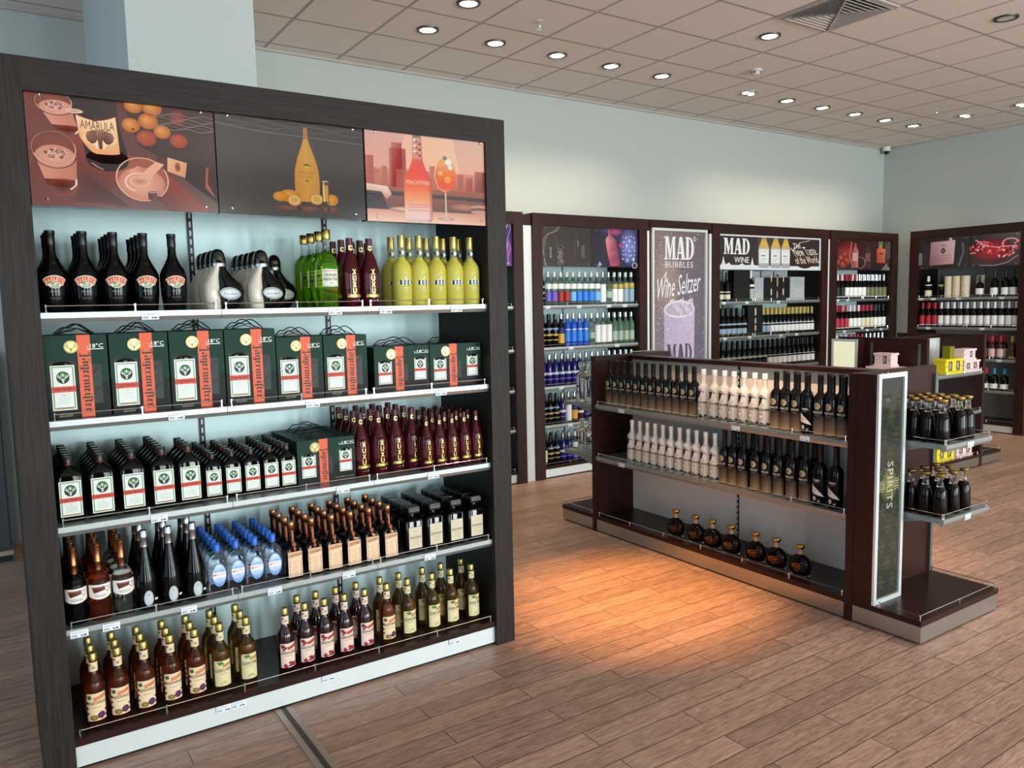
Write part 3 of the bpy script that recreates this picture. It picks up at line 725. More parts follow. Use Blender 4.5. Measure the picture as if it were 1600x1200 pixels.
    for (v0, w0, c0), (v1, w1, c1) in zip(gp[:-1], gp[1:]):
        a.poly([(gx-w0, Y_(v0)), (gx+w0, Y_(v0)), (gx+w1, Y_(v1)), (gx-w1, Y_(v1))], [c0, c0, c1, c1], 8)
    for x, y, r, c in ((-0.03, 0.31, 0.028, '#f4a64a'), (0.03, 0.30, 0.03, '#f6ead8'), (0.0, 0.26, 0.02, '#8c7f6a'), (0.045, 0.36, 0.022, '#e9e0d0'), (0.02, 0.5, 0.03, '#ff9a3c'), (-0.04, 0.43, 0.02, '#ffb35e')):
        a.ell(gx+x, Y_(y), r, r*1.3, c, 9, None, 10)
    a.line([(gx-0.055, Y_(0.25)), (gx-0.092, Y_(0.46)), (gx-0.06, Y_(0.60)), (gx, Y_(0.65))], 0.004, '#ffe9dc', 10)
    a.rect(gx-0.006, Y_(0.93), gx+0.006, Y_(0.65), '#efc4b0', 8); a.ell(gx, Y_(0.945), 0.07, 0.02, '#e9c3b2', 8, '#b07b70', 16)
def pic_black(a):
    a.poly([(0, 0), (1, 0), (1, 1), (0, 1)], ['#4d3c36', '#453733', '#3b2f2c', '#48392f'], 0)
    for d in range(4):
        a.line([(0.12-0.02*d+0.26*0, Y_(1.0)), (0.02+0.012*d, Y_(0.62)), (0.02+0.02*d, Y_(0.35)), (0.12+0.01*d, Y_(0.2)), (0.26+0.02*d, Y_(0.12)), (0.33+0.014*d, Y_(0.0))], 0.006, '#c9c0ba' if d % 2 else '#857974', 2)
    a.line([(0.13, Y_(0.0)), (0.13, Y_(0.17)), (0.10, Y_(0.3)), (0.09, Y_(0.95))], 0.006, '#6b5f5a', 1)
    a.line([(0.24, Y_(0.0)), (0.24, Y_(0.2)), (0.32, Y_(0.36)), (0.33, Y_(0.95))], 0.006, '#8a7e78', 1)
    a.text('BLAVOD', 0.185, Y_(0.66), 0.26, 0.035, '#f3efec', 3, rot=-pi/2)
    a.ring(0.38, Y_(0.52), 0.07, 0.05, 0.01, '#8f847e', 2)
    for k in range(7): a.ring(0.36+0.02*(k % 3), Y_(0.60+0.055*k), 0.035, 0.045, 0.012, '#d9d3cf' if k % 2 else '#8f847e', 3, 10)
    a.line([(0.70, Y_(0.15)), (0.70, Y_(0.28)), (0.66, Y_(0.36)), (0.66, Y_(0.8))], 0.005, '#7a6e69', 1)
    a.line([(0.76, Y_(0.15)), (0.76, Y_(0.28)), (0.79, Y_(0.36)), (0.79, Y_(0.8))], 0.005, '#2a2220', 1)
    a.text('BLAVOD', 0.73, Y_(0.41), 0.14, 0.022, '#f3efec', 3, rot=-pi/2)
    for k in range(5): a.ring(0.83, Y_(0.50+0.06*k), 0.03, 0.04, 0.01, '#a79c96', 3, 8)
def pic_purple(a):
    a.poly([(0, 0), (1, 0), (1, 1), (0, 1)], ['#17111c', '#1d1f4e', '#3a2f5a', '#1d1620'], 0)
    a.ell(0.80, Y_(0.45), 0.20, 0.50, '#8a98d8', 1, '#31356f', 24)
    for i in range(5):
        for j in range(6): a.ell(0.68+0.06*i+.014*sin(i*3.1+j*2.3), Y_(0.20+0.12*j+.02*sin(i*1.7+j)), 0.014+.009*((i+2*j) % 3), 0.03+.02*((i*j) % 3), '#f2f4ff' if (i+j) % 2 else '#b9a4e8', 2, '#7c86c9', 8)
    a.ell(0.5, Y_(0.08), 0.16, 0.10, '#c04a6a', 2, '#5a2a66', 14); a.ell(0.62, Y_(0.42), 0.05, 0.05, '#e8466a', 3, '#a02a4a', 10)
    a.ell(0.28, Y_(0.06), 0.10, 0.08, '#473a7a', 1, '#241b3a', 12)
    c, s = cos(0.16), sin(0.16)
    def R(x, y): return (0.46+x*c+y*s*0.62, 0.42-x*s*1.6+y*c) if False else (0.44+x*c+y*(-0.13), 0.45+y*0.95)
    pr = [(0.56, 0.03, '#b8436e'), (0.44, 0.032, '#d65a80'), (0.38, 0.045, '#e26a80'), (0.33, 0.09, '#ee8f92'), (0.25, 0.115, '#f29a98'), (-0.1, 0.12, '#d9707c'), (-0.34, 0.115, '#b64866'), (-0.44, 0.10, '#e0507a')]
    for (y0, w0, c0), (y1, w1, c1) in zip(pr[:-1], pr[1:]):
        a.poly([R(-w0, y0), R(w0, y0), R(w1, y1), R(-w1, y1)], [c0, '#8c3a5a', '#8c3a5a', c1], 5)
    a.line([(0.39, 0.44), (0.53, 0.50)], 0.03, '#9c3a52', 6)
    a.poly([(0.12, 0.0), (0.22, 0.06), (0.16, 0.15)], '#b9a8e8', 3); a.ring(0.93, 0.05, 0.06, 0.08, 0.012, '#e8e6ff', 4, 14)
def pic_violet(a):
    a.poly([(0, 0), (1, 0), (1, 1), (0, 1)], ['#7a3a86', '#5a2a80', '#33266a', '#3a2a70'], 0)
    for k in range(16):
        a.line([(0.05+0.06*k+0.03*sin(i*1.3+k), i/10) for i in range(11)], 0.008, '#d99ae8' if k % 2 else '#f3c9f0', 2)
    a.ell(0.85, 0.4, 0.12, 0.34, '#e87ac8', 1, '#6a348c', 20)
def bigserif(a, t, cx, cy, w_, h_, c, ly):
    "heavy condensed slab lettering"
    ch = {'M': ([(0, 0), (.34, 0), (.34, .06), (.24, .06), (.24, .72), (.46, 0), (.54, 0), (.76, .74), (.76, .06), (.66, .06), (.66, 0), (1.06, 0), (1.06, .06), (.98, .06), (.98, .94), (1.06, .94), (1.06, 1), (.76, 1), (.56, .38), (.38, 1), (0, 1), (0, .94), (.1, .94), (.1, .06), (0, .06)], 1.06),
          'A': ([(0, 0), (.30, 0), (.30, .06), (.22, .06), (.27, .26), (.50, .26), (.55, .06), (.46, .06), (.46, 0), (.92, 0), (.92, .06), (.84, .06), (.60, 1), (.34, 1), (.12, .06), (0, .06)], .90),
          'D': None}
    x = cx-w_/2; tot = 1.06+.90+.84; k = w_/tot
    def pl(pts, ly_):
        from mathutils.geometry import tessellate_polygon
        V = [Vector((p[0], p[1], 0)) for p in pts]
        for tri in tessellate_polygon([V]): a.poly([pts[i] for i in tri], c, ly_)
    for l in t:
        if l in 'MA':
            pts, adv = ch[l]; pl([(x+p[0]*k, cy-h_/2+p[1]*h_) for p in pts], ly)
            if l == 'A': a.poly([(x+.30*k, cy-h_/2+.34*h_), (x+.47*k, cy-h_/2+.34*h_), (x+.385*k, cy-h_/2+.72*h_)], '#77707a' if ly < 9 else '#2b2524', ly+1)
            x += adv*k
        else:
            b = cy-h_/2
            a.rect(x, b, x+.10*k, b+.06*h_, c, ly); a.rect(x, b+.94*h_, x+.10*k, b+h_, c, ly); a.rect(x+.08*k, b, x+.32*k, b+h_, c, ly)
            n = 14; o = [(x+.32*k+.50*k*sin(pi*i/n), b+h_/2-h_/2*cos(pi*i/n)) for i in range(n+1)]
            q = [(x+.32*k+.25*k*sin(pi*i/n), b+h_/2-h_*.44*cos(pi*i/n)) for i in range(n+1)]
            for i in range(n): a.poly([o[i], o[i+1], q[i+1], q[i]], c, ly)
def pic_bubbles(a):
    a.poly([(0, 0), (1, 0), (1, 1), (0, 1)], ['#8d8296', '#7b7088', '#6e6368', '#8d7a72'], 0)
    a.ell(0.26, Y_(0.25), 0.26, 0.24, '#b49a8c', 1, '#8a7a78', 20)
    rnd = random.Random(3)
    for i in range(620):
        x, y = rnd.random(), rnd.random()
        if rnd.random() < 0.45: x = min(1, abs(rnd.gauss(0.15, 0.18)))
        a.ell(x, y, 0.004+0.005*rnd.random(), 0.0016+0.002*rnd.random(), '#e6dcdc' if i % 3 else '#bdb0b2', 2, None, 5)
    bigserif(a, 'MAD', 0.50, Y_(0.085), 0.58, 0.115, '#fbfaf8', 4)
    a.ring(0.80, Y_(0.035), 0.03, 0.0115, 0.004, '#f4f2f0', 4, 12)
    a.text('R', 0.80, Y_(0.035), 0.02, 0.009, '#f4f2f0', 4)
    a.text('BUBBLES', 0.50, Y_(0.168), 0.54, 0.030, '#f6f3f1', 4, track=1.15)
    a.text('Wine Seltzer', 0.50, Y_(0.272), 0.84, 0.105, '#ffffff', 4, rot=0.05, shear=0.35)
    a.line([(0.20, Y_(0.235)), (0.25, Y_(0.205)), (0.23, Y_(0.245)), (0.33, Y_(0.275))], 0.008, '#ffffff', 4)
    # tall glass full of ice
    x0, x1, g = 0.20, 0.80, 0.395
    a.poly([(x0, Y_(g)), (x1, Y_(g)), (x1-0.02, 0.10), (x0+0.02, 0.10)], ['#c9b9cf', '#d9c6dc', '#c8b4cc', '#bcaec8'], 3)
    a.ell(0.50, 0.10, 0.28, 0.045, '#bcaec8', 3, '#a89ab8', 24)
    a.ell(0.50, Y_(g), 0.30, 0.045, '#b9abb9', 4, '#e9dcea', 28); a.ell(0.50, Y_(g+.005), 0.26, 0.036, '#d8cad9', 5, '#c2b2c4', 24)
    for i in range(9):
        x = 0.31+0.045*i; y = g-.045+0.016*(i % 4)
        a.poly([(x, Y_(y)), (x+0.09, Y_(y-0.012)), (x+0.11, Y_(y+0.034)), (x+0.02, Y_(y+0.04))], ['#fff6fa', '#d9cedd', '#f6edf4', '#a99db0'], 6)
    for i in range(420):
        x, y = 0.235+0.53*rnd.random(), 0.10+0.46*rnd.random()
        a.ell(x, y, 0.007, 0.0026, '#f6ecf6' if i % 2 else '#a99ab8', 5, None, 5)
    a.ring(0.50, Y_(g), 0.30, 0.045, 0.010, '#f7eef6', 6, 30)
    bigserif(a, 'MAD', 0.50, Y_(0.625), 0.50, 0.10, '#5d5666', 7)
def pic_madwine(a):
    a.rect(0, 0, 1, 1, '#e9efee', 0)
    a.poly([(0.0, 0.12), (0.985, 0.12), (0.985, 0.96), (0.0, 0.96)], ['#2b2120', '#2e2523', '#332927', '#2c2322'], 1)
    bigserif(a, 'MAD', 0.16, Y_(0.33), 0.24, 0.46, '#f6f7f5', 9)
    a.text('WINE', 0.205, Y_(0.72), 0.135, 0.17, '#f3f4f2', 9, bold=0.02)
    sky = [(0, .12), (.02, .13), (.03, .22), (.04, .38), (.05, .22), (.06, .14), (.09, .2), (.11, .13), (.18, .13), (.21, .18), (.24, .13), (.29, .14), (.305, .36), (.32, .14), (.36, .12)]
    for p, q in zip(sky[:-1], sky[1:]): a.poly([(p[0], .1), (q[0], .1), (q[0], q[1]), (p[0], p[1])], '#e9efee', 3)
    a.poly([(0.355, .12), (0.67, .12), (0.67, .96), (0.355, .96)], ['#565050', '#4d4847', '#3a3534', '#423c3b'], 2)
    for cx, w_ in ((0.415, 0.05), (0.53, 0.048), (0.63, 0.044)):
        for (v0, w0, c0), (v1, w1, c1) in zip([(0.04, .42, '#8c8c84'), (0.10, .46, '#d9a534'), (0.20, .62, '#e9b840'), (0.28, .85, '#d9b860'), (0.36, 1, '#c9b480'), (0.40, 1, '#eceeea')], [(0.10, .46, '#b99a50'), (0.20, .62, '#e9b840'), (0.28, .85, '#d9b860'), (0.36, 1, '#c9b480'), (0.40, 1, '#dfe2de'), (0.94, .98, '#a9a6a2')]):
            a.poly([(cx-w_*w0, Y_(v0)), (cx+w_*w0, Y_(v0)), (cx+w_*w1, Y_(v1)), (cx-w_*w1, Y_(v1))], [c0, c0, c1, c1], 4)
        a.rect(cx-w_*0.9, Y_(0.80), cx+w_*0.9, Y_(0.48), '#f2f3ef', 5)
        a.rect(cx-w_*.5, Y_(.60), cx+w_*.3, Y_(.565), '#7c8890', 6); a.rect(cx-w_*.5, Y_(.68), cx+w_*.5, Y_(.665), '#98a2a8', 6); a.rect(cx-w_*.5, Y_(.74), cx+w_*.2, Y_(.725), '#98a2a8', 6)
    a.ell(0.83, Y_(0.62), 0.12, 0.33, '#3f3230', 3, '#2c2321', 20)
    a.text('The', 0.745, Y_(0.26), 0.07, 0.16, '#f4f0d8', 4, rot=0.15, shear=0.4)
    a.text('New Taste', 0.82, Y_(0.42), 0.25, 0.26, '#f4f0d8', 4, rot=0.28, shear=0.4)
    a.text('of the World', 0.85, Y_(0.68), 0.25, 0.22, '#f6e9c4', 4, rot=0.2, shear=0.4)
    a.line([(0.70, Y_(0.42)), (0.78, Y_(0.15)), (0.88, Y_(0.08))], 0.010, '#f4f0d8', 4)
def pic_red(a):
    a.poly([(0, 0), (1, 0), (1, 1), (0, 1)], ['#3f1a1a', '#2c2222', '#4a2a28', '#3a1212'], 0)
    a.ell(0.22, Y_(0.4), 0.22, 0.4, '#b82a22', 1, '#4a1614', 18)
    for x, y, r in ((0.055, 0.75, .05), (0.13, 0.8, .07), (0.10, 0.6, .06), (0.2, 0.7, .07), (0.16, 0.5, .05)): a.ell(x, Y_(y), r, r*2.1, '#e0604a', 3, '#7a241c', 14, 0, (-.3, .3))
    for cx, w_, c, d in ((0.34, .055, '#e88a7a', '#8a3c34'), (0.57, .05, '#4c4442', '#2f2a28')):
        for (v0, w0), (v1, w1) in zip([(0.1, .25), (0.22, .3), (0.36, 1)], [(0.22, .3), (0.36, 1), (0.92, 1)]):
            a.poly([(cx-w_*w0, Y_(v0)), (cx+w_*w0, Y_(v0)), (cx+w_*w1, Y_(v1)), (cx-w_*w1, Y_(v1))], [d, c, c, d], 4)
        a.rect(cx-w_*.9, Y_(.7), cx+w_*.9, Y_(.42), '#eab8a8' if cx < .5 else '#8a5c4e', 5)
    a.ring(0.44, Y_(0.75), .09, .2, .012, '#d98a86', 5, 18)
    a.line([(.28, Y_(.05)), (.24, Y_(.5)), (.3, Y_(.95))], .01, '#e9b2aa', 5)
    a.poly([(.74, Y_(.75)), (.90, Y_(.75)), (.90, Y_(.25)), (.74, Y_(.25))], ['#b8442c', '#d96a48', '#f09068', '#e06c48'], 4)
    a.rect(.775, Y_(.25), .84, Y_(0), '#b8a24a', 4); a.rect(.77, Y_(.12), .85, Y_(0), '#7a8a3c', 5)
    a.rect(.78, Y_(.45), .86, Y_(.40), '#8a3424', 6)
    a.poly([(.82, Y_(1)), (1, Y_(1)), (.93, Y_(.75))], '#8a7c76', 3); a.poly([(.88, Y_(.0)), (1, Y_(0)), (1, Y_(.6)), (.93, Y_(.6))], '#5a4a46', 2)
def pic_label(a):
    a.poly([(0, 0), (1, 0), (1, 1), (0, 1)], ['#241c1c', '#2e2626', '#362c2c', '#2a2222'], 0)
    a.poly([(.22, Y_(.88)), (.70, Y_(.86)), (.72, Y_(.1)), (.24, Y_(.12))], ['#8a5a60', '#d9a8a8', '#e8c4bf', '#b88a8e'], 2)
    a.poly([(.44, Y_(.42)), (.49, Y_(.31)), (.54, Y_(.42)), (.49, Y_(.53))], '#2f1a1c', 3); a.poly([(.47, Y_(.42)), (.49, Y_(.37)), (.51, Y_(.42)), (.49, Y_(.47))], '#b88a60', 4)
    a.rect(.46, Y_(.26), .53, Y_(.24), '#3f2224', 3)
    for v in (.58, .66, .74): a.rect(.32, Y_(v+.01), .64, Y_(v), '#8a5a5e', 3)
    a.rect(.0, Y_(.85), .07, Y_(.45), '#6a7a7c', 2); a.rect(.60, Y_(.1), .66, Y_(.02), '#cfc0bb', 2)
    a.line([(.86, Y_(.2)), (.88, Y_(.5)), (.80, Y_(.95))], .04, '#6a6264', 2)
def pic_splash(a):
    a.poly([(0, 0), (1, 0), (1, 1), (0, 1)], ['#2a1a1a', '#3a2c2c', '#4a4040', '#1f1718'], 0)
    rnd = random.Random(5)
    a.ell(.45, Y_(.5), .42, .36, '#a82026', 1, '#4a1216', 20)
    for i in range(150):
        x = rnd.random()*.95; y = .35+.35*rnd.random()+.1*sin(x*7)
        a.ell(x, y, .012+.02*rnd.random(), .014+.02*rnd.random(), ('#e8545c', '#b81c28', '#f6a8a8', '#6a0e14')[i % 4], 2+i % 3, None, 7)
    a.ring(.80, Y_(.32), .17, .16, .03, '#e89aa2', 6, 20, a0=20, a1=220)
    a.line([(.1, Y_(.15)), (.3, Y_(.35)), (.55, Y_(.42)), (.9, Y_(.40))], .035, '#d98088', 5)
    a.line([(.2, Y_(.95)), (.5, Y_(.98)), (.75, Y_(.9)), (.95, Y_(.7))], .02, '#a8848a', 5)
def damask(a, W, H):
    a.poly([(0, 0), (1, 0), (1, 1), (0, 1)], ['#353a2c', '#3b4030', '#42463c', '#3d4236'], 0)
    n = 11
    for i in range(3):
        for j in range(n):
            cx = (i+.0)*.5 if j % 2 else (i*.5+.25); cy = (j+.5)/n*.92+.03
            if cx > 1: continue
            for ang in range(0, 360, 45):
                r = radians(ang); x = cx+.105*cos(r); y = cy+.024*sin(r)
                if 0.02 < x < .98: a.ell(x, y, .065, .008, '#646c4c', 1, '#4b523a', 8, 0.9*sin(r*2))
            if 0.05 < cx < .95: a.ell(cx, cy, .05, .012, '#6c7450', 2, '#4b523a', 10)
def spirits_text_fix(a):
    "turn the word so that it reads downwards"
    vs, fs = glyphs('SPIRITS', 0, 0.015, 1.08)
    for f in fs: a.poly([(.53+vs[i][1]*.26, .515-vs[i][0]*.215) for i in f], '#fbfae0', 6)
def pic_spirits2(a):
    damask(a, .2, 1)
    gx, gy = .5, .515
    a.ell(gx, gy, .42, .080, '#c9c56c', 2, '#454b37', 24)
    for s in (-1, 1):
        for k in range(5):
            y = .010*(k-2)
            a.line([(gx+s*.20, gy+y*.6), (gx+s*.28, gy+y*1.3), (gx+s*.38, gy+y*.9), (gx+s*.44, gy+y*1.6)], .0045 if k % 2 else .003, '#f2f0b4', 3)
    spirits_text_fix(a)
def pic_pale(a):
    a.poly([(0, 0), (1, 0), (1, 1), (0, 1)], ['#f4f3b8', '#f6f5c6', '#f9f8d8', '#f8f6cc'], 0)

# ------------------------------------------------------------------ bottles
DKG = mat('black_glass', '#040505', 0.03, spec=.28)
DKGR = mat('dark_green_glass', '#040805', 0.035, spec=.28)
WINE = mat('wine_glass', '#080405', 0.04, spec=.28)
XUXU = mat('dark_red_lacquer', '#3f0711', 0.08, coat=0.0, spec=.4)
CLEAR = mat('clear_glass', '#f2f7f6', 0.02, trans=1.0, ior=1.32)
FROST = mat('frosted_glass', '#e9ebe6', 0.35, trans=0.25, ior=1.3)
GREENL = mat('green_liquid', '#c6f53a', 0.02, trans=0.97, ior=1.33)
AMBER = mat('amber_liquid', '#b85a22', 0.03, trans=0.95, ior=1.33)
AMBERD = mat('dark_amber_liquid', '#120503', 0.04, trans=0.3, ior=1.33, spec=.35)
CIDER = mat('brown_syrup', '#9a4f1e', 0.04, trans=0.9, ior=1.33)
GREN = mat('grenadine_syrup', '#2a0a0c', 0.05, trans=0.25, coat=0.3)
ELDER = mat('pale_brown_syrup', '#8c6a26', 0.04, trans=0.9, ior=1.33)
LEMON = mat('lemon_liqueur', '#c2b94c', 0.25, coat=0.0)
CREAMB = mat('cream_ceramic', '#cfc7b4', 0.15, coat=0.4)
BLUEC = mat('blue_cap', '#1f63c9', 0.3)
PEACHW = mat('white_lacquer', '#efe6da', 0.25)
NAVY = mat('navy_glass', '#1a1c6e', 0.08, coat=0.3, trans=0.2)
BLUEG = mat('blue_glass', '#1a5fd6', 0.08, coat=0.3, trans=0.2)
GRNB = mat('gift_box_green', '#0b3325', 0.5, spec=.2); GRNK = mat('gift_box_black', '#101414', 0.45, spec=.2)
GOLDCAP = mat('gold_cap', '#b9a25a', 0.3, 0.8)
BURG = mat('burgundy_cap', '#4a0f1a', 0.35)

def body(parent, name, rings, m_, seg=24, label=None):
    o = MB().loft(rings, seg).build(name, m_, parent, True, 50)
    if label: o['label'] = label
    return o
def root(name): return empty(name)

def k_cream():
    t = root('cream_liqueur_bottle')
    body(t, 'bottle_body', [(0, .036), (.003, .0385), (.06, .044), (.118, .0465), (.130, .0455), (.150, .037), (.170, .026), (.186, .0185), (.20, .0148), (.235, .0135)], DKG, 28)
    body(t, 'cap', [(.228, .0150), (.262, .0146), (.264, .0160), (.275, .0160), (.276, .0145)], BLACKP)
    a = Art(); R = .0445
    n = 14
    for j, (r0, r1, c, ly) in enumerate(((.058, .085, '#efe3c4', 1), (.061, .082, '#c8502c', 2))):
        for i in range(n):
            s = (0.60 if j == 0 else 0.57); A = [(-s+2*s*(i+k)/n) for k in (0, 1)]
            P = [(rr*sin(q), .055+rr*cos(q)*0.95-.028) for q in A for rr in (r0, r1)]
            a.poly([P[0], P[1], P[3], P[2]], c, ly)
    L = 'BAILEYS'
    for i, ch in enumerate(L):
        q = (i-3)/3*0.47; rr = .0715
        a.text(ch, rr*sin(q), .027+rr*cos(q)*.95, .0075 if ch != 'I' else .003, .013, '#f6edd2', 3, rot=-q, bold=.01)
    a.ell(0, .079, .028, .0145, '#cfd6bd', 1, '#e9e8d0', 18, off=(.2, .2))
    a.ell(-.008, .081, .010, .007, '#6f7f63', 2, '#a8b295', 8); a.ell(.012, .077, .011, .006, '#7c8c6c', 2, '#b3bb9c', 8); a.ell(0, .070, .018, .004, '#97a57c', 2, None, 10)
    a.text('ORIGINAL', 0, .054, .040, .0055, '#a8a495', 1, track=1.1)
    a.bars(0, .047, .03, 2, .003, '#77736a', 1, .001); a.bars(0, .033, .05, 2, .0035, '#55524c', 1, .0009)
    a.ring(.004, .150, .007, .004, .001, '#4a4532', 1, 12)
    def fn(u, v, l):
        u *= .74; v = v*1.0+.016
        r = .0388+(v/.118)*.0078 if v < .118 else .0465-max(0, v-.13)*0.42
        r += l+.0006; return (r*sin(u/R), -r*cos(u/R), v)
    a.build('front_label', fn, t); return t
def k_duo(black=False):
    t = root('two_part_liqueur_bottle')
    if not black:
        body(t, 'cream_half', [(0, .026, .030, -.030), (.004, .028, .033, -.031), (.05, .031, .036, -.036), (.09, .030, .035, -.036), (.125, .020, .028, -.028), (.150, .014, .024, -.018), (.165, .013, .024, -.015)], CREAMB, 24, 'cream coloured half')
    body(t, 'black_half', [(0, .030, .030, .014), (.004, .034, .033, .018), (.03, .046, .038, .028), (.065, .052, .040, .032), (.095, .046, .037, .026), (.120, .030, .030, .012), (.150, .016, .024, .004), (.165, .014, .024, .002)], DKG, 24, 'glossy black half')
    body(t, 'cap_band', [(.160, .0285, .0285, -.008), (.164, .0290, .029, -.008), (.166, .0290, .029, -.008), (.172, .0285, .028, -.008)], SILVER)
    body(t, 'cap', [(.172, .0280, .028, -.008), (.195, .0275, .0275, -.008), (.210, .024, .024, -.008), (.220, .016, .016, -.008), (.225, .006, .006, -.008)], mat('smoked_cap', '#15140f', .04, coat=.8))
    a = Art(); a.ell(.022, .058, .038, .023, '#dfe6e6', 1, '#8f9a9a', 24, rot=-.12, m='g'); a.ring(.022, .058, .035, .020, .0018, '#5f6868', 2, 24)
    a.text('Sheridans', .022, .058, .050, .012, '#4c5456', 3, shear=.3)
    def fn(u, v, l): return (u, -.0405+0.25*(u-.03)**2*14*.2-l-.0008+abs(v-.062)**2*3, v)
    a.build('oval_label', fn, t); return t
def k_absinthe():
    t = root('absinthe_bottle')
    body(t, 'bottle_body', [(0, .040), (.003, .0425), (.16, .0430), (.185, .041), (.203, .033), (.215, .022), (.222, .017)], GREENL, 28, 'bright green liquid in glass')
    body(t, 'neck', [(.2225, .0165), (.235, .0135), (.275, .0130)], CLEAR, 20, 'clear glass neck')
    body(t, 'cap', [(.272, .0165), (.274, .0175), (.310, .0175), (.312, .016)], GOLD, 20, 'gold cap')
    a = Art(); a.rect(-.036, .082, .036, .152, '#dfe0cf', 1, 10); a.rect(-.033, .142, .033, .148, '#c9a89c', 2, 8)
    a.text('GRANDE', 0, .129, .052, .012, '#2d2e2a', 3, bold=.01); a.text('ABSINTHE', 0, .112, .062, .012, '#2d2e2a', 3, bold=.01)
    a.text('69', 0, .096, .012, .008, '#6b6a60', 3); a.ell(.022, .070, .007, .007, '#b9402a', 2, '#8c2a1c', 12)
    a.rect(-.034, .084, .034, .0855, '#9b6b57', 2, 8)
    a.build('front_label', wrap(.0437), t); return t
def k_strawberry(s=1.0, big=True):
    t = root('strawberry_liqueur_bottle')
    k = s
    body(t, 'bottle_body', [(0, .036*k), (.004*k, .040*k), (.06*k, .0415*k), (.135*k, .0425*k), (.155*k, .041*k), (.185*k, .032*k), (.215*k, .020*k), (.232*k, .0145*k), (.255*k, .0135*k)], XUXU, 24)
    body(t, 'cap', [(.252*k, .0152*k), (.280*k, .0148*k), (.281*k, .013*k)], BURG, 18)
    a = Art()
    for i, ch in enumerate('XUXU'): a.text(ch, 0, (.142-.026*i)*k, .017*k, .021*k, '#e3c568', 2, bold=.02, m='f')
    for i in range(22): a.ell((-.03+.0029*i)*k, (.040+.004*((i*5) % 3))*k, .0032*k, .004*k, ('#d8b755', '#9aa84a', '#e9d48c')[i % 3], 2, None, 6, m='f')
    for i in range(10):
        a.rect(-.040*k, (.075+.0062*i)*k, -.016*k, (.0765+.0062*i)*k, '#8c4a52', 1, 3); a.rect(.016*k, (.075+.0062*i)*k, .036*k, (.0765+.0062*i)*k, '#7a3c46', 1, 3)
    a.ell(.018*k, .026*k, .0025*k, .004*k, '#e8e0d8', 2, None, 6); a.rect(-.012*k, .024*k, .010*k, .026*k, '#9c7a6c', 2)
    a.build('gold_lettering', wrap(.0428*k), t)
    a = Art(); a.rect(-.010*k, .232*k, .010*k, .250*k, '#e6cf8a', 1, 4, m='f'); a.ell(0, .241*k, .005*k, .006*k, '#5a1420', 2, None, 8); a.rect(-.003*k, .215*k, .003*k, .230*k, '#b9909a', 1)
    a.build('neck_label', wrap(.0155*k), t); return t
def k_lemon():
    t = root('lemon_liqueur_bottle')
    body(t, 'bottle_body', [(0, .038), (.004, .0415), (.10, .0425), (.150, .0425), (.170, .039), (.187, .029), (.198, .019), (.207, .0155)], LEMON, 28, 'frosted yellow glass full of liqueur')
    body(t, 'neck', [(.2075, .0155), (.230, .0145), (.262, .0140)], mat('neck_glass', '#b9bc9a', .08, trans=.6, ior=1.3), 20)
    body(t, 'cap', [(.248, .0158), (.295, .0150), (.297, .0160), (.300, .0150)], GOLDCAP, 20, 'gold cap')
    a = Art(); n = 12
    for i in range(n):
        x0, x1 = -.033+.066*i/n, -.033+.066*(i+1)/n
        e0 = min(1, min(i, n-i)/1.5); e1 = min(1, min(i+1, n-i-1)/1.5)
        h0, h1 = .0095*e0**.5, .0095*e1**.5
        a.poly([(x0, .098-h0), (x1, .098-h1), (x1, .098+h1), (x0, .098+h0)], '#10212e' if i % 3 else '#e3f0ee', 1)
    a.text('CITRON', 0, .098, .046, .010, '#dfecec', 2, bold=.01) if False else None
    for x in (-.018, -.006, .002, .012, .021): a.rect(x, .092, x+.0025, .104, '#dbe8e8', 2)
    a.poly([(-.012, .116), (.012, .116), (0, .135)], '#a8a65a', 1); a.ell(0, .120, .004, .004, '#f3f2d8', 2, None, 8)
    a.bars(0, .084, .03, 1, .004, '#7f7c34', 1, .003); a.bars(0, .074, .046, 6, .0055, '#a39f4c', 1, .0013)
    a.build('band_label', wrap(.0428), t)
    a = Art(); a.ell(0, .226, .006, .010, '#eef0ea', 1, None, 10); a.ell(.006, .226, .005, .004, '#eef0ea', 1, None, 8); a.rect(-.015, .219, -.007, .233, '#1d2a2a', 1, 3)
    a.build('neck_label', wrap(.0155), t); return t
def stag(a, cx, cy, r, ly, bg='#1c3a28', w='#e9efe2', glow='#56b34a'):
    a.ell(cx, cy, r, r*1.05, bg, ly, '#10241a', 20); a.ring(cx, cy, r, r*1.05, r*.10, w, ly+1, 20)
    a.ell(cx, cy+r*.35, r*.5, r*.42, glow, ly+1, '#1f6a34', 12)
    a.rect(cx-r*.05, cy+r*.15, cx+r*.05, cy+r*.62, '#e9f6dc', ly+2); a.rect(cx-r*.17, cy+r*.36, cx+r*.17, cy+r*.45, '#e9f6dc', ly+2)
    for s in (-1, 1):
        a.line([(cx+s*r*.12, cy-r*.25), (cx+s*r*.5, cy), (cx+s*r*.62, cy+r*.45)], r*.09, w, ly+2)
        a.line([(cx+s*r*.5, cy), (cx+s*r*.78, cy+r*.22)], r*.07, w, ly+2); a.line([(cx+s*r*.35, cy-r*.08), (cx+s*r*.32, cy+r*.25)], r*.07, w, ly+2)
    a.poly([(cx-r*.2, cy-r*.2), (cx+r*.2, cy-r*.2), (cx+r*.1, cy-r*.7), (cx, cy-r*.85), (cx-r*.1, cy-r*.7)], w, ly+2)
    a.poly([(cx-r*.1, cy-r*.35), (cx+r*.1, cy-r*.35), (cx, cy-r*.6)], '#2a2f24', ly+3)
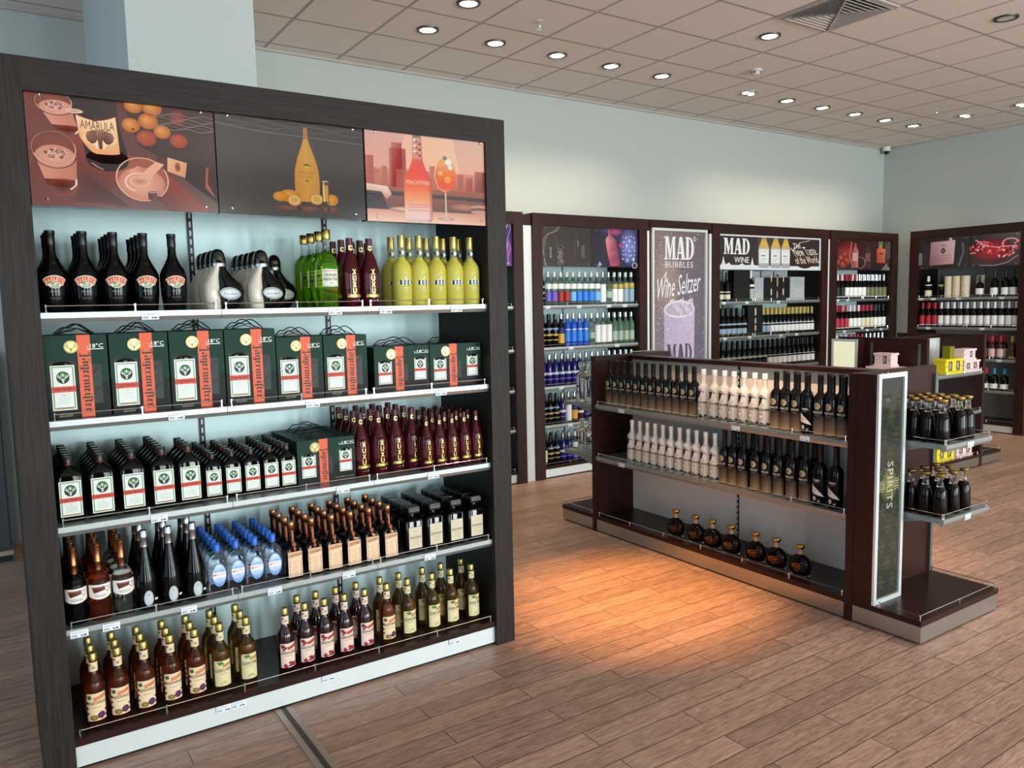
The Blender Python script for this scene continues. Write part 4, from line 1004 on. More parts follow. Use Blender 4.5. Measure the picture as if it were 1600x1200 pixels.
def herb_label(a, cx, cy, w_, h_, ly=1, detail=True):
    "framed green and white label with a stag roundel and an orange name band"
    x0, x1, y0, y1 = cx-w_/2, cx+w_/2, cy-h_/2, cy+h_/2
    a.rect(x0, y0, x1, y1, '#eef0dc', ly, 2); b = w_*.045
    a.rect(x0+b, y0+b, x1-b, y1-b, '#6f9873', ly+1, 2); b = w_*.10
    a.rect(x0+b, y0+b, x1-b, y1-b, '#dfe7dc', ly+2, 2)
    stag(a, cx, y1-h_*.27, w_*.31, ly+3)
    a.rect(x0-w_*.01, y0+h_*.40, x1+w_*.01, y0+h_*.53, '#d6452a', ly+8, 4)
    blackletter(a, 'Jägermeister', cx, y0+h_*.467, w_*.90, h_*.10, '#3a0f0c', ly+9)
    a.text('56', cx, y0+h_*.345, w_*.13, h_*.035, '#d6452a', ly+4, bold=.02)
    a.rect(cx-w_*.3, y0+h_*.355, cx-w_*.1, y0+h_*.362, '#c98a80', ly+4); a.rect(cx+w_*.1, y0+h_*.355, cx+w_*.3, y0+h_*.362, '#c98a80', ly+4)
    a.bars(cx, y0+h_*.30, w_*.62, 7 if detail else 4, h_*.028 if detail else h_*.045, '#a9b2b0', ly+4, h_*.008)
    a.rect(x0+w_*.14, y0+h_*.045, x1-w_*.14, y0+h_*.062, '#c2342a', ly+4)
def k_herbal(s=1.0):
    t = root('herbal_liqueur_bottle'); k = s
    w_, d = .043*k, .030*k
    body(t, 'bottle_body', [(0, w_*.94, d*.94, 0, 6), (.003*k, w_, d, 0, 6), (.155*k, w_, d, 0, 6), (.168*k, w_*.93, d*.93, 0, 5), (.181*k, w_*.66, d*.72, 0, 3.2), (.190*k, .018*k, .016*k, 0, 2.3), (.197*k, .0125*k, .0125*k), (.215*k, .0120*k, .0120*k)], DKGR, 28)
    body(t, 'cap', [(.206*k, .0142*k), (.224*k, .0140*k), (.226*k, .0125*k)], mat('olive_cap', '#33352c', .3, .5), 18)
    body(t, 'neck_ring', [(.198*k, .0138*k), (.203*k, .0138*k)], mat('red_ring', '#6a1f1a', .4), 16)
    a = Art(); herb_label(a, 0, .082*k, .069*k, .125*k, 1, s > .9)
    a.build('front_label', flat(-d-.0004), t, .00012)
    return t
def k_giftbox(w_, h_, d, two):
    t = root('liqueur_gift_box')
    q = MB().m(0).box(-w_/2, -d/2, h_*.42, w_/2, d/2, h_).m(1).box(-w_/2, -d/2, 0, w_/2, d/2, h_*.42)
    q.build('carton', [GRNB, GRNK], t, bevel=0)
    a = Art(); x0 = -w_/2; W = w_
    wx = [(.05, .47, .09, .69)] if not two else [(.06, .32, .15, .70), (.71, .95, .20, .74)]
    def win(u0, u1, v0, v1):
        a.rect(x0+W*u0, h_*v0, x0+W*u1, h_*v1, '#050606', 1)
        herb_label(a, x0+W*(u0+u1)/2, h_*(v0+(v1-v0)*.47), W*(u1-u0)*.90, h_*(v1-v0)*.90, 2, False)
    for q_ in wx: win(*q_)
    sx0, sx1 = (.515, .73) if not two else (.37, .52)
    a.rect(x0+W*sx0, .0005, x0+W*sx1, h_, '#dd5a33', 12, 2)
    vs, fs = glyphs('Jägermeister', 0, .035, .9)
    cx = x0+W*(sx0+sx1)/2+W*.005; cy = h_*.42
    blackletter(a, 'Jägermeister', cx, cy, h_*.72, W*(sx1-sx0)*.92, '#1d2a22' if not two else '#24100c', 13, True)
    mx, my, mr = (.42, .86, .115) if not two else (.30, .83, .085)
    a.ell(x0+W*mx, h_*my, W*mr, W*mr, '#c2b077', 14, '#8f8050', 24, m='f'); a.ring(x0+W*mx, h_*my, W*mr*.92, W*mr*.92, W*.008, '#6d6140', 15, 24)
    for s in (-1, 1):
        a.line([(x0+W*mx+s*W*mr*.12, h_*my-W*mr*.3), (x0+W*mx+s*W*mr*.5, h_*my), (x0+W*mx+s*W*mr*.45, h_*my+W*mr*.5)], W*mr*.11, '#6d6140', 15)
        a.line([(x0+W*mx+s*W*mr*.4, h_*my-W*mr*.1), (x0+W*mx+s*W*mr*.75, h_*my+W*mr*.15)], W*mr*.09, '#6d6140', 15)
    a.poly([(x0+W*mx-W*mr*.2, h_*my-W*mr*.25), (x0+W*mx+W*mr*.2, h_*my-W*mr*.25), (x0+W*mx, h_*my-W*mr*.8)], '#6d6140', 15)
    tx, ty = (.80, .865) if not two else (.85, .87)
    a.text('-18°C', x0+W*tx, h_*ty, W*.27, h_*.052, '#f2f4ee', 16, bold=.02)
    a.rect(x0+W*(tx-.13), h_*(ty-.045), x0+W*(tx+.14), h_*(ty-.035), '#dfe4da', 16)
    if not two:
        a.rect(x0+W*.70, h_*.16, x0+W*.88, h_*.64, '#0b261d', 1)
        for v in (.46, .22):
            a.poly([(x0+W*.71, h_*v), (x0+W*.78, h_*(v+.02)), (x0+W*.90, h_*(v+.11)), (x0+W*.84, h_*(v+.17)), (x0+W*.71, h_*(v+.10))], '#08090a', 2)
            a.line([(x0+W*.72, h_*(v+.01)), (x0+W*.84, h_*(v+.09))], .002, '#3c4442', 3)
        a.text('TRAVELLERS', x0+W*.27, h_*.052, W*.24, h_*.016, '#b9b18c', 3); a.text('EXCLUSIVE', x0+W*.27, h_*.028, W*.20, h_*.016, '#b9b18c', 3)
    else:
        a.rect(x0+W*.53, h_*.20, x0+W*.60, h_*.58, '#050606', 1)
        a.text('TRAVELLERS EXCLUSIVE', x0+W*.80, h_*.085, W*.34, h_*.02, '#b9b18c', 3)
    a.build('front_print', flat(-d/2-.0003), t, .00009)
    # corded carrying handle
    pts = []
    for i in range(25):
        u = i/24; pts.append((-w_*.30+w_*.6*u+.006*sin(u*9), -.012+.018*sin(u*6.3), h_+.003+.030*sin(pi*u)*(1+.25*sin(u*12))))
    q = MB(); q.tube(pts, .0022, 6)
    pts = [(p[0]*.9+.005, -p[1]*1.1, h_+(p[2]-h_)*.55) for p in pts]; q.tube(pts, .0018, 6)
    q.build('cord_handle', BLACKP, t, True)
    # the bottle showing in the window
    q = MB()
    for u0, u1, v0, v1 in wx:
        cxw = x0+W*(u0+u1)/2; q.loft([(h_*v1-.012, W*(u1-u0)*.42, .006, cxw, 4), (h_*v1-.004, W*(u1-u0)*.36, .006, cxw, 3), (h_*v1+.0, W*(u1-u0)*.18, .005, cxw, 2)], 16)
        for i in range(len(q.v)-48, len(q.v)): v = q.v[i]; q.v[i] = (v[0], v[1]-d/2+.004, v[2])
    q.build('bottle_shoulder', DKG, t, True)
    return t
def k_heart(m_, lab):
    t = root('brandy_bottle')
    body(t, 'bottle_body', [(0, .036), (.003, .0385), (.12, .0395), (.135, .0395), (.143, .0385), (.147, .034), (.155, .033), (.163, .028), (.172, .0155), (.180, .0125), (.20, .012)], m_, 28, lab)
    body(t, 'cap', [(.178, .0150), (.205, .0142), (.206, .0150), (.210, .0150), (.212, .0140), (.262, .0135), (.264, .0145), (.270, .0145), (.271, .0130)], COPPER, 20, 'copper foil neck')
    a = Art(); n = 16
    for i in range(n):
        u0, u1 = -.046+.092*i/n, -.046+.092*(i+1)/n; f = lambda u: .088-.010*math.cos(u/.046*pi/2)
        a.poly([(u0, f(u0)), (u1, f(u1)), (u1, .131), (u0, .131)], '#e9e4da', 1)
    a.poly([(-.030, .122), (.016, .124), (.018, .110), (-.022, .101)], '#5a2417', 2); a.poly([(-.026, .119), (.014, .121), (.014, .1195), (-.025, .1175)], '#b8704a', 3)
    for s in (-1, 1): a.line([(.026, .101), (.026+s*.010, .112), (.026+s*.011, .119), (.026+s*.005, .122), (.026, .118)], .0018, '#8a3a24', 3)
    a.bars(.0, .094, .045, 2, .005, '#8a7c74', 2, .002)
    a.build('wrap_label', wrap(.0399), t); return t
def k_sparkling():
    t = root('sparkling_wine_bottle')
    body(t, 'bottle_body', [(0, .038), (.003, .0425), (.085, .0430), (.11, .041), (.15, .032), (.19, .022), (.225, .0155), (.26, .0135)], DKG, 28)
    body(t, 'foil_neck', [(.232, .0160), (.262, .0148), (.264, .0165), (.272, .0165), (.276, .0150), (.292, .0152), (.294, .0135)], SILVER, 20, 'silver foil top')
    a = Art(); a.ell(0, .045, .018, .030, '#d3dadb', 1, '#aeb9bb', 22); a.ring(0, .045, .018, .030, .0012, '#7f8b8e', 2, 22); a.text('A', 0, .056, .007, .009, '#8a9598', 2) if False else None
    a.bars(0, .048, .022, 4, .005, '#8e999b', 2, .001); a.ell(0, .058, .004, .005, '#9aa5a8', 2, None, 10)
    a.rect(.023, .033, .038, .041, '#d9dedd', 1, 3)
    a.build('oval_label', wrap(.0434), t); return t
def k_mint():
    t = root('mint_liqueur_bottle')
    body(t, 'bottle_body', [(0, .034, .022, 0, 4), (.003, .036, .024, 0, 4), (.115, .037, .025, 0, 4), (.135, .033, .023, 0, 3), (.148, .020, .017, 0, 2.4), (.156, .0125, .0125), (.172, .012, .012)], CLEAR, 24)
    body(t, 'cap', [(.160, .0142), (.190, .0138), (.192, .012)], BLUEC, 18, 'bright blue cap')
    a = Art(); a.ell(0, .072, .028, .046, '#c9dcef', 1, '#9fc3e6', 24); a.poly([(-.028, .072), (.028, .072), (.022, .044), (0, .027), (-.022, .044)], ['#e9f1f8', '#e9f1f8', '#4a86c9', '#3a74bb', '#4a86c9'], 2)
    a.ring(0, .072, .028, .046, .0016, '#2f6fb5', 3, 24)
    a.rect(-.027, .066, .027, .082, '#f2f5f8', 3); a.text('MINTTU', 0, .074, .046, .009, '#c22b2b', 4, bold=.02)
    a.poly([(-.02, .085), (.02, .085), (.008, .108), (-.008, .112)], ['#7fa9da', '#6e9cd2', '#dbe8f4', '#dbe8f4'], 2); a.bars(0, .060, .03, 2, .004, '#7f9cc0', 4, .001)
    a.build('front_label', flat(-.0253), t); return t
def k_orange():
    t = root('orange_liqueur_bottle')
    body(t, 'bottle_body', [(0, .035, .035, 0, 7), (.003, .0365, .0365, 0, 7), (.118, .0365, .0365, 0, 7), (.128, .034, .034, 0, 6), (.140, .022, .022, 0, 3), (.150, .0135, .0135), (.195, .0115, .0115)], mat('brown_square_glass', '#080403', .03, spec=.28), 28)
    body(t, 'cap', [(.190, .0135), (.200, .0135), (.202, .0155), (.228, .0155), (.230, .014)], COPPER, 20, 'copper cap')
    q = MB(); q.tube([(0, -.014, .190), (.001, -.0145, .168), (0, -.017, .150), (0, -.030, .136), (0, -.0372, .126), (0, -.0374, .118)], .0045, 8)
    tag(q.build('ribbon', mat('orange_ribbon', '#c8703c', .35), t, True), 'orange ribbon running down to the label')
    q = MB(); q.loft([(-.003, .008), (.003, .008)], 14)
    for i, v in enumerate(q.v): q.v[i] = (v[0], v[2]-.030, v[1]+.141)
    q.build('wax_seal', mat('seal_brown', '#8a4a26', .4), t, True)
    a = Art(); a.rect(-.029, .008, .029, .112, '#e8c7a2', 1, 1); a.poly([(-.029, .086), (.029, .094), (.029, .112), (-.029, .112)], '#d9a67c', 2)
    a.text('COINTREAU', 0, .098, .052, .011, '#3a1f14', 3, rot=.10, bold=.01)
    for i in range(8):
        for s in (-1, 1):
            a.ell(s*(.024-.002*(i % 2)), .078-.009*i, .0022, .003, ('#b8492a', '#7a4a34')[i % 2], 3, None, 6)
    a.bars(0, .074, .024, 9, .0062, '#c29a7c', 3, .0014)
    a.build('front_label', flat(-.0369), t); return t
def k_almond():
    t = root('almond_liqueur_bottle')
    body(t, 'bottle_body', [(0, .043, .032, 0, 8), (.004, .0465, .034, 0, 8), (.142, .0465, .034, 0, 8), (.150, .043, .031, 0, 6), (.155, .020, .018, 0, 3), (.162, .0135, .0135), (.178, .013, .013)], mat('almond_dark_glass', '#080403', .03, spec=.28), 28)
    body(t, 'stopper', [(.178, .030, .030, 0, 10), (.180, .031, .031, 0, 10), (.205, .031, .031, 0, 10), (.207, .030, .030, 0, 10)], BLACKP, 28, 'big square black stopper')
    a = Art(); a.rect(-.026, .1845, .026, .2015, '#2d2d2a', 1); a.text('DISARONNO', 0, .193, .046, .007, '#8f8f86', 2)
    a.build('stopper_print', flat(-.0313), t)
    a = Art(); a.rect(-.032, .022, .032, .118, '#d8cdb2', 1); a.rect(-.030, .024, .030, .116, '#cfc3a5', 2); a.text('DISARONNO', 0, .072, .056, .012, '#2c2a22', 3, bold=.01)
    a.ring(0, .096, .009, .009, .001, '#a39873', 3, 14); a.bars(0, .060, .04, 4, .007, '#9a9072', 3, .0014)
    a.build('front_label', flat(-.0344), t); return t
def k_syrup(kind):
    t = root({'p': 'passionfruit_syrup_bottle', 'e': 'elderflower_syrup_bottle', 'g': 'grenadine_syrup_bottle'}[kind])
    body(t, 'bottle_body', [(0, .031), (.003, .0345), (.12, .0350), (.145, .0345), (.165, .029), (.182, .019), (.196, .0145), (.21, .0135), (.245, .013)], {'p': CIDER, 'e': ELDER, 'g': GREN}[kind], 24)
    body(t, 'cap', [(.238, .0148), (.262, .0145), (.264, .013)], GOLDCAP, 18, 'gold screw cap')
    a = Art(); c = {'p': '#e9cfa6', 'e': '#ded0a0', 'g': '#e8cdbb'}[kind]
    a.rect(-.034, .022, .034, .124, c, 1, 10); a.poly([(-.034, .118), (-.034, .124), (.034, .124), (.034, .121), (0, .1235)], c, 1)
    if kind == 'p':
        a.poly([(-.010, .108), (.030, .118), (.030, .104), (-.008, .095)], '#d97c50', 2); a.text('PASSIONFRUIT', .002, .087, .060, .011, '#2d211d', 3, bold=.01, bow=.002)
        a.ell(.014, .040, .013, .013, '#6a2f66', 2, '#3f1c40', 14, off=(-.3, .3)); a.ell(-.010, .034, .014, .010, '#b98c4a', 2, '#7c5a2c', 12); a.ell(-.010, .034, .007, .005, '#e0b45a', 3, '#5a3c1c', 8)
        for x, y in ((-.031, .07), (-.030, .05), (.031, .055), (.031, .035), (-.03, .09)): a.ell(x, y, .004, .005, '#4a2348', 2, None, 8)
        a.poly([(-.032, .115), (-.018, .118), (-.014, .106), (-.026, .102)], '#3f5a34', 2)
    elif kind == 'e':
        a.poly([(-.002, .108), (.032, .114), (.032, .102), (0, .096)], '#b88a4a', 2); a.text('ELDERFLOWER', .0, .086, .060, .013, '#3a3326', 3, bold=.01)
        a.poly([(-.022, .118), (-.004, .122), (.006, .112), (-.012, .106)], '#4f7a3a', 2); a.line([(-.01, .03), (.004, .042), (.014, .032)], .003, '#9a8a3c', 2); a.ell(.004, .036, .012, .007, '#c2b35c', 2, '#dccf94', 10)
    else:
        a.poly([(-.006, .108), (.032, .118), (.032, .104), (-.002, .096)], '#b23a2c', 2); a.text('GRENADINE', .0, .085, .060, .012, '#2d211d', 3, bold=.01)
        for x, y, r in ((-.022, .112, .008), (-.012, .105, .006), (-.020, .098, .005)): a.ell(x, y, r, r, '#b5343c', 2, '#5c1a20', 10)
        for x, y, r in ((.006, .036, .012), (-.012, .030, .010), (.022, .032, .009)): a.ell(x, y, r, r*.95, '#c22a38', 2, '#6a1420', 12)
        a.ell(-.004, .036, .005, .006, '#f0d8c8', 3, None, 8); a.ell(.026, .040, .003, .005, '#2d211d', 3, None, 6)
    a.bars(0, .073, .03, 1, .005, '#8a7a64', 2, .002)
    a.build('front_label', wrap(.0354), t)
    a = Art(); a.rect(-.020, .198, .020, .232, c, 1, 6); a.ell(0, .212, .007, .007, {'p': '#4a3020', 'e': '#7c7a3c', 'g': '#a8303a'}[kind], 2, '#d8c9a0', 10); a.ell(-.012, .222, .004, .004, '#55402c', 2, None, 6)
    a.build('neck_label', wrap(.0148), t); return t
# island bottles
def k_gold_disc():
    t = root('black_vodka_bottle')
    body(t, 'bottle_body', [(0, .031), (.003, .0335), (.085, .034), (.105, .034), (.150, .034), (.185, .034), (.200, .030), (.212, .021), (.220, .0150), (.235, .0135)], mat('smoky_two_tone_glass', '#0d0a08', .04, spec=.35), 24)
    body(t, 'foil_neck', [(.226, .0152), (.300, .0150), (.302, .0162), (.310, .0162), (.311, .015)], BLACKP, 18)
    a = Art()
    n = 12
    for i in range(n):
        u0, u1 = -.05+.1*i/n, -.05+.1*(i+1)/n
        a.poly([(u0, .004), (u1, .004), (u1, .045), (u0, .045)], ['#9c7f5c', '#9c7f5c', '#6b5239', '#6b5239'], 1)
        a.poly([(u0, .045), (u1, .045), (u1, .100), (u0, .100)], ['#6b5239', '#6b5239', '#0c0a09', '#0c0a09'], 1)
    a.build('base_tan_light', wrap(.0343), t)  # tan light showing through the clear lower glass, painted as a gradient
    a = Art(); a.ell(0, .150, .0185, .019, '#b8ab90', 1, '#85775a', 20, off=(.3, 0)); a.ell(-.003, .150, .010, .013, '#857656', 2, '#a89a78', 12); a.ell(-.006, .150, .005, .008, '#5c4a30', 3, None, 8)
    a.ell(.015, .148, .003, .003, '#c9b274', 2, None, 6)
    a.text('MARCO', 0, .119, .052, .0115, '#e3dccb', 3, bold=.01); a.text('POLO', 0, .104, .032, .010, '#8c8271', 3)
    a.bars(0, .055, .03, 2, .012, '#6b5038', 3, .0015)
    a.build('gold_print', wrap(.0346), t); return t
def ramscale(a):
    a.P = [([((x+.002)*1.35-.001, (y-.138)*1.35+.146) if ly in (2,) and min(q[1] for q in pts) > .104 else (x, y) for x, y in pts], c, ly, m) for pts, c, ly, m in a.P]
def k_white_ram():
    t = root('white_vodka_bottle')
    body(t, 'bottle_body', [(0, .031), (.003, .0335), (.10, .034), (.170, .034), (.190, .031), (.204, .022), (.212, .0150), (.230, .0135), (.275, .0130)], mat('white_frosted_glass', '#e9dfd2', .28, trans=.12, coat=.2), 24)
    body(t, 'cap', [(.262, .0150), (.292, .0148), (.294, .0135)], PEACHW, 18)
    a = Art()
    for i in range(12):
        u0, u1 = -.05+.1*i/12, -.05+.1*(i+1)/12
        a.poly([(u0, .006), (u1, .006), (u1, .016+.004*((i*3) % 4)), (u0, .016+.004*(((i-1)*3) % 4))], '#2b2522', 1)
        a.poly([(u0, .024), (u1, .024), (u1, .088), (u0, .088)], ['#cdbfae', '#cdbfae', '#b9a994', '#b9a994'], 1) if i % 2 else None
    # ram's head and body in brush strokes
    a.ell(-.004, .148, .010, .007, '#1b1715', 2, None, 12); a.ell(-.006, .136, .007, .013, '#1b1715', 2, None, 12, rot=-.35); a.ell(-.012, .124, .004, .009, '#1b1715', 2, None, 8, rot=-.3)
    a.ring(-.002, .156, .010, .006, .003, '#1b1715', 2, 12, a0=-20, a1=200); a.line([(.004, .150), (.014, .149), (.022, .147)], .0018, '#1b1715', 2); a.line([(.010, .155), (.015, .150)], .0022, '#1b1715', 2)
    a.line([(.002, .126), (.012, .118), (-.004, .112)], .001, '#6a6058', 2)
    a.rect(-.044, .092, .044, .1035, '#2a2320', 2, 10); a.text('COMAGRO', 0, .0978, .070, .0075, '#e9d9b4', 3, bold=.01)
    a.ell(-.002, .062, .011, .012, '#efe6da', 2, None, 16); a.ring(-.002, .062, .011, .012, .003, '#2f2a26', 3, 16, a0=20, a1=160); a.ring(-.002, .062, .011, .012, .001, '#5f564e', 3, 16)
    ramscale(a); a.build('printed_ram', wrap(.0344), t); return t
def k_swoosh():
    t = root('swoosh_vodka_bottle')
    body(t, 'bottle_body', [(0, .034), (.003, .0365), (.185, .037), (.200, .033), (.212, .023), (.220, .0155), (.235, .014)], DKG, 24)
    body(t, 'foil_neck', [(.226, .0155), (.300, .0152), (.302, .0165), (.312, .0165), (.313, .015)], BLACKP, 18)
    a = Art(); n = 14
    for i in range(n):
        u0, u1 = -.045+.09*i/n, -.045+.09*(i+1)/n
        f = lambda u: .105-.55*(u+.02)-6*(u+.02)**2*(u > -.02); g = lambda u: .058-.25*u
        a.poly([(u0, g(u0)), (u1, g(u1)), (u1, max(g(u1), f(u1))), (u0, max(g(u0), f(u0)))], '#dcd0c4', 1)
    a.text('CRIMEA', 0, .132, .042, .011, '#d8d4cc', 2, bold=.01); a.bars(0, .120, .03, 1, .004, '#8f8a82', 2, .0015)
    a.ell(-.008, .036, .010, .012, '#cbbfb2', 2, None, 12); a.line([(-.02, .088), (0, .080), (.02, .074)], .0014, '#8c6f5c', 3); a.rect(.010, .020, .022, .030, '#9a8f84', 2)
    a.build('white_swoosh_label', wrap(.0373), t); return t
def k_decanter():
    t = root('brandy_decanter')
    body(t, 'glass_base', [(0, .040, .024, 0, 2.6), (.003, .044, .027, 0, 2.6), (.012, .046, .028, 0, 2.6)], CLEAR, 24, 'thick clear glass foot')
    body(t, 'bottle_body', [(.0122, .043, .0265, 0, 2.6), (.035, .050, .031, 0, 2.5), (.065, .053, .033, 0, 2.4), (.088, .049, .031, 0, 2.3), (.102, .036, .025, 0, 2.1), (.110, .020, .018), (.116, .0135, .0135)], AMBERD, 28, 'dark amber brandy')
    body(t, 'neck', [(.1162, .0130), (.135, .0120), (.142, .0125)], mat('neck_cork', '#b59a76', .3, trans=.3), 18)
    body(t, 'stopper', [(.1425, .0145), (.146, .0165), (.156, .0215), (.160, .0225), (.163, .0215), (.164, .012)], GOLD, 24, 'flared gold stopper')
    a = Art(); a.text('Amiral', 0, .066, .055, .016, '#b88a4a', 2, rot=.06, shear=.3, m='f') if False else None
    a.line([(-.026, .052), (-.01, .060), (.008, .056), (.026, .064)], .0026, '#b88a4a', 2, 'f'); a.line([(-.022, .062), (0, .070), (.022, .072)], .0018, '#c99a58', 2, 'f')
    for i in range(6): a.ell(-.020+.008*i, .046+.002*(i % 2), .0024, .003, '#a87438', 2, None, 6, m='f')
    a.bars(0, .038, .03, 2, .005, '#8a5c30', 2, .0012)
    def fn(u, v, l): return (u, -.0338-l+4.5*u*u+1.2*(v-.065)**2*2, v)
    a.build('gold_print', fn, t); return t
def k_tapered():
    t = root('tapered_brandy_bottle')
    body(t, 'bottle_body', [(0, .031), (.004, .034), (.06, .0325), (.10, .030), (.125, .026), (.138, .018)], mat('cola_glass', '#0e0604', .035, spec=.3), 24, 'dark cola coloured contents')
    body(t, 'neck', [(.1382, .0178), (.148, .0135), (.178, .0118), (.182, .013)], CLEAR, 18, 'clear glass neck')
    body(t, 'stopper', [(.1822, .0130), (.188, .020), (.194, .0225), (.198, .0225), (.200, .018)], GOLD, 20, 'wide gold stopper')
    a = Art()
    for i in range(7): a.line([(-.008, .035+.011*i), (0, .039+.011*i), (.009, .034+.011*i)], .0022, '#a4824a', 1, 'f')
    def fn(u, v, l):
        r = .0342-(v/.125)*.0065+l; return (r*sin(u/.03+.35), -r*cos(u/.03+.35), v)
    a.build('gold_print', fn, t); return t
def k_clear_tall(h_=.285, gold=False):
    t = root('clear_vodka_bottle')
    k = h_/.285
    body(t, 'bottle_body', [(0, .036*k), (.003*k, .040*k), (.165*k, .040*k), (.188*k, .036*k), (.205*k, .022*k), (.214*k, .015*k), (.245*k, .014*k)], CLEAR, 22)
    body(t, 'stopper', [(.246*k, .016*k), (.250*k, .022*k), (.270*k, .025*k), (.284*k, .022*k), (.286*k, .012*k)], CLEAR, 16)
    a = Art(); a.ell(0, .105*k, .012, .006, '#33302a', 1, None, 12); a.rect(-.018, .06*k, .018, .068*k, '#4c463a', 1, 3); a.rect(-.02, .135*k, .02, .137*k, '#c9a35c', 1, 3)
    a.build('front_print', wrap(.0405*k), t); return t

# little-detailed bottles far away: one mesh each, banded materials
def far(name, h_, r, mats_, bands, neck=.0135, cap=.85, flatb=2, sh=.66):
    """mats_: [glass, cap, label...]; bands: [(z0,z1,material index)] as fractions of height"""
    prof = [(0, r*.9), (.012, r), (sh-.02, r), (sh+.03, r*.86), (sh+.075, r*.52), (sh+.11, neck), (cap, neck*.95)]
    q = MB()
    q.loft([(z*h_, rr, None, 0, flatb if z < sh else 2, 0) for z, rr in prof], 14)
    q.loft([(cap*h_, neck*1.12, None, 0, 2, 1), (.995*h_, neck*1.08, None, 0, 2, 1), (h_, neck*.9, None, 0, 2, 1)], 12)
    for z0, z1, mi in bands:
        e = r*1.012
        if z0 > sh+.08: e = neck*1.1
        q.loft([(z0*h_, e, None, 0, flatb if z0 < sh else 2, mi), (z1*h_, e, None, 0, flatb if z0 < sh else 2, mi)], 14, caps=False)
    me = q.mesh(name, True, 45)
    for k in mats_: me.materials.append(k)
    o = bpy.data.objects.new(name, me); COL.objects.link(o); return o
def lab(name, c, r=.5): return mat('label_'+name, c, r)

# ------------------------------------------------------------------ placing things
_P = {}; _LAB = {}
def put(key, maker, pos, rz, label, cat, group, scl=None):
    if key not in _P:
        o = maker(); _P[key] = o
    else:
        o = copy_tree(_P[key])
    pos = (pos[0], pos[1], pos[2]+.0008)
    o.location = pos; o.rotation_euler = (0, 0, rz); o.scale = scl or (1, 1, 1)
    n = len(label.split())
    if n > 16: print('LONG LABEL', n, label)
    if label in _LAB: print('DUPLICATE LABEL', label)
    _LAB[label] = 1
    tag(o, label, cat, group); return o
class Frame:
    def __init__(s, loc, rz): s.loc = Vector(loc); s.rz = rz
    def __call__(s, x, y, z):
        c, d = cos(s.rz), sin(s.rz); return (s.loc.x+x*c-y*d, s.loc.y+x*d+y*c, s.loc.z+z)
_rj = random.Random(11)
def grid(fr, key, maker, xs, ys, z, desc, cat, group, scl=None, rows=None, drz=0.0, skew=0.0, jit=0.05, single=False, off=0):
    "columns at xs, one bottle behind the other at ys; rows[i] bottles in column i"
    for i, x in enumerate(xs):
        nr = rows[i] if rows else len(ys)
        for j in range(nr):
            o_ = ordn(i+off)
            if single or len(xs) == 1 and nr == 1: l = desc if len(xs) == 1 else '%s, %s from left' % (desc, o_)
            elif len(xs) == 1: l = '%s, %s' % (desc, 'front one' if j == 0 else '%s behind the front' % ordn(j-1))
            else: l = '%s, %s column from left, %s' % (desc, o_, 'front' if j == 0 else '%s back' % ordn(j))
            y = ys[j]
            put(key, maker, fr(x+skew*j+_rj.uniform(-.001, .001), y+_rj.uniform(-.002, .002), z), fr.rz+drz+_rj.uniform(-jit, jit), l, cat, group, scl)
def seq(y0, dy, n): return [y0+dy*i for i in range(n)]

# ------------------------------------------------------------------ near shelving unit
TG = {(0, 0): (.335,), (0, 1): (.44,), (0, 2): (.08, .42), (1, 0): (.40,), (1, 1): (.33,), (1, 2): (.33,), (2, 0): (.32,), (2, 1): (.44,), (2, 2): (.28,),
      (3, 0): (.04, .14, .40), (3, 1): (.14, .45), (3, 2): (.25,)}
U, p0, L_ = make_unit('shelving_unit', 'large dark wood shelving unit in the foreground under three backlit drink pictures', 'tall shelving units', 1.94, 3, (.098, .10),
    (0.045, 3.01, 0), 0, [1.605, 1.24, .874, .511], WOODV, WOODH, WOODRH, depth=.50, H=2.422, tags=TG, deckz=.118)
poster(U, .100, .690, 1.957, 2.331, .024, pic_cream, .06, 'l')
poster(U, .692, 1.270, 1.957, 2.331, .024, pic_lemon, .06, 'd')
poster(U, 1.272, 1.862, 1.954, 2.331, .018, pic_peach, .06, 'l')
for x in (.60, .655, 1.02, 1.62): price_tag(U, x, .0185, .075)
F = Frame((0.045, 3.01, 0), 0)
W0 = lambda *xs: [x-.045 for x in xs]
z = 1.605
grid(F, 'cream', k_cream, W0(.192, .287, .383, .480, .575), seq(.085, .0965, 4), z, 'black cream liqueur bottle on the near unit', 'bottle', 'black cream liqueur bottles', rows=[3, 3, 4, 4, 1])
grid(F, 'duo', k_duo, W0(.742, .902), seq(.078, .0838, 5), z, 'cream and black two-part bottle', 'bottle', 'two-part bottles on the top shelf', rows=[4, 5], jit=.02)
put('duo_black', lambda: k_duo(True), F(.985, .33, z), 0, 'all black round bottle standing alone behind the two-part bottles', 'bottle', None)
grid(F, 'absinthe', k_absinthe, W0(1.164), seq(.085, .092, 4), z, 'bright green absinthe bottle with gold cap', 'bottle', 'green bottles on the top shelf')
S1 = (.955, .955, 1.0)
grid(F, 'xuxu', k_strawberry, W0(1.262, 1.348), seq(.085, .093, 3), z, 'dark red bottle, top shelf', 'bottle', 'dark red bottles on the top shelf', scl=S1)
grid(F, 'xuxu', k_strawberry, W0(1.436), [.31, .395], z, 'dark red bottle behind the yellow ones, top shelf', 'bottle', 'dark red bottles on the top shelf', scl=S1)
grid(F, 'lemon', k_lemon, W0(1.497, 1.5825, 1.668, 1.7535, 1.839), [.085, .185], z, 'frosted yellow lemon liqueur bottle', 'bottle', 'yellow bottles on the top shelf')
z = 1.24
grid(F, 'box_l', lambda: k_giftbox(.192, .286, .10, False), W0(.245, .442, .639, .836), [.125, .232], z, 'large green liqueur gift box', 'gift box', 'large gift boxes on the second shelf', jit=.0)
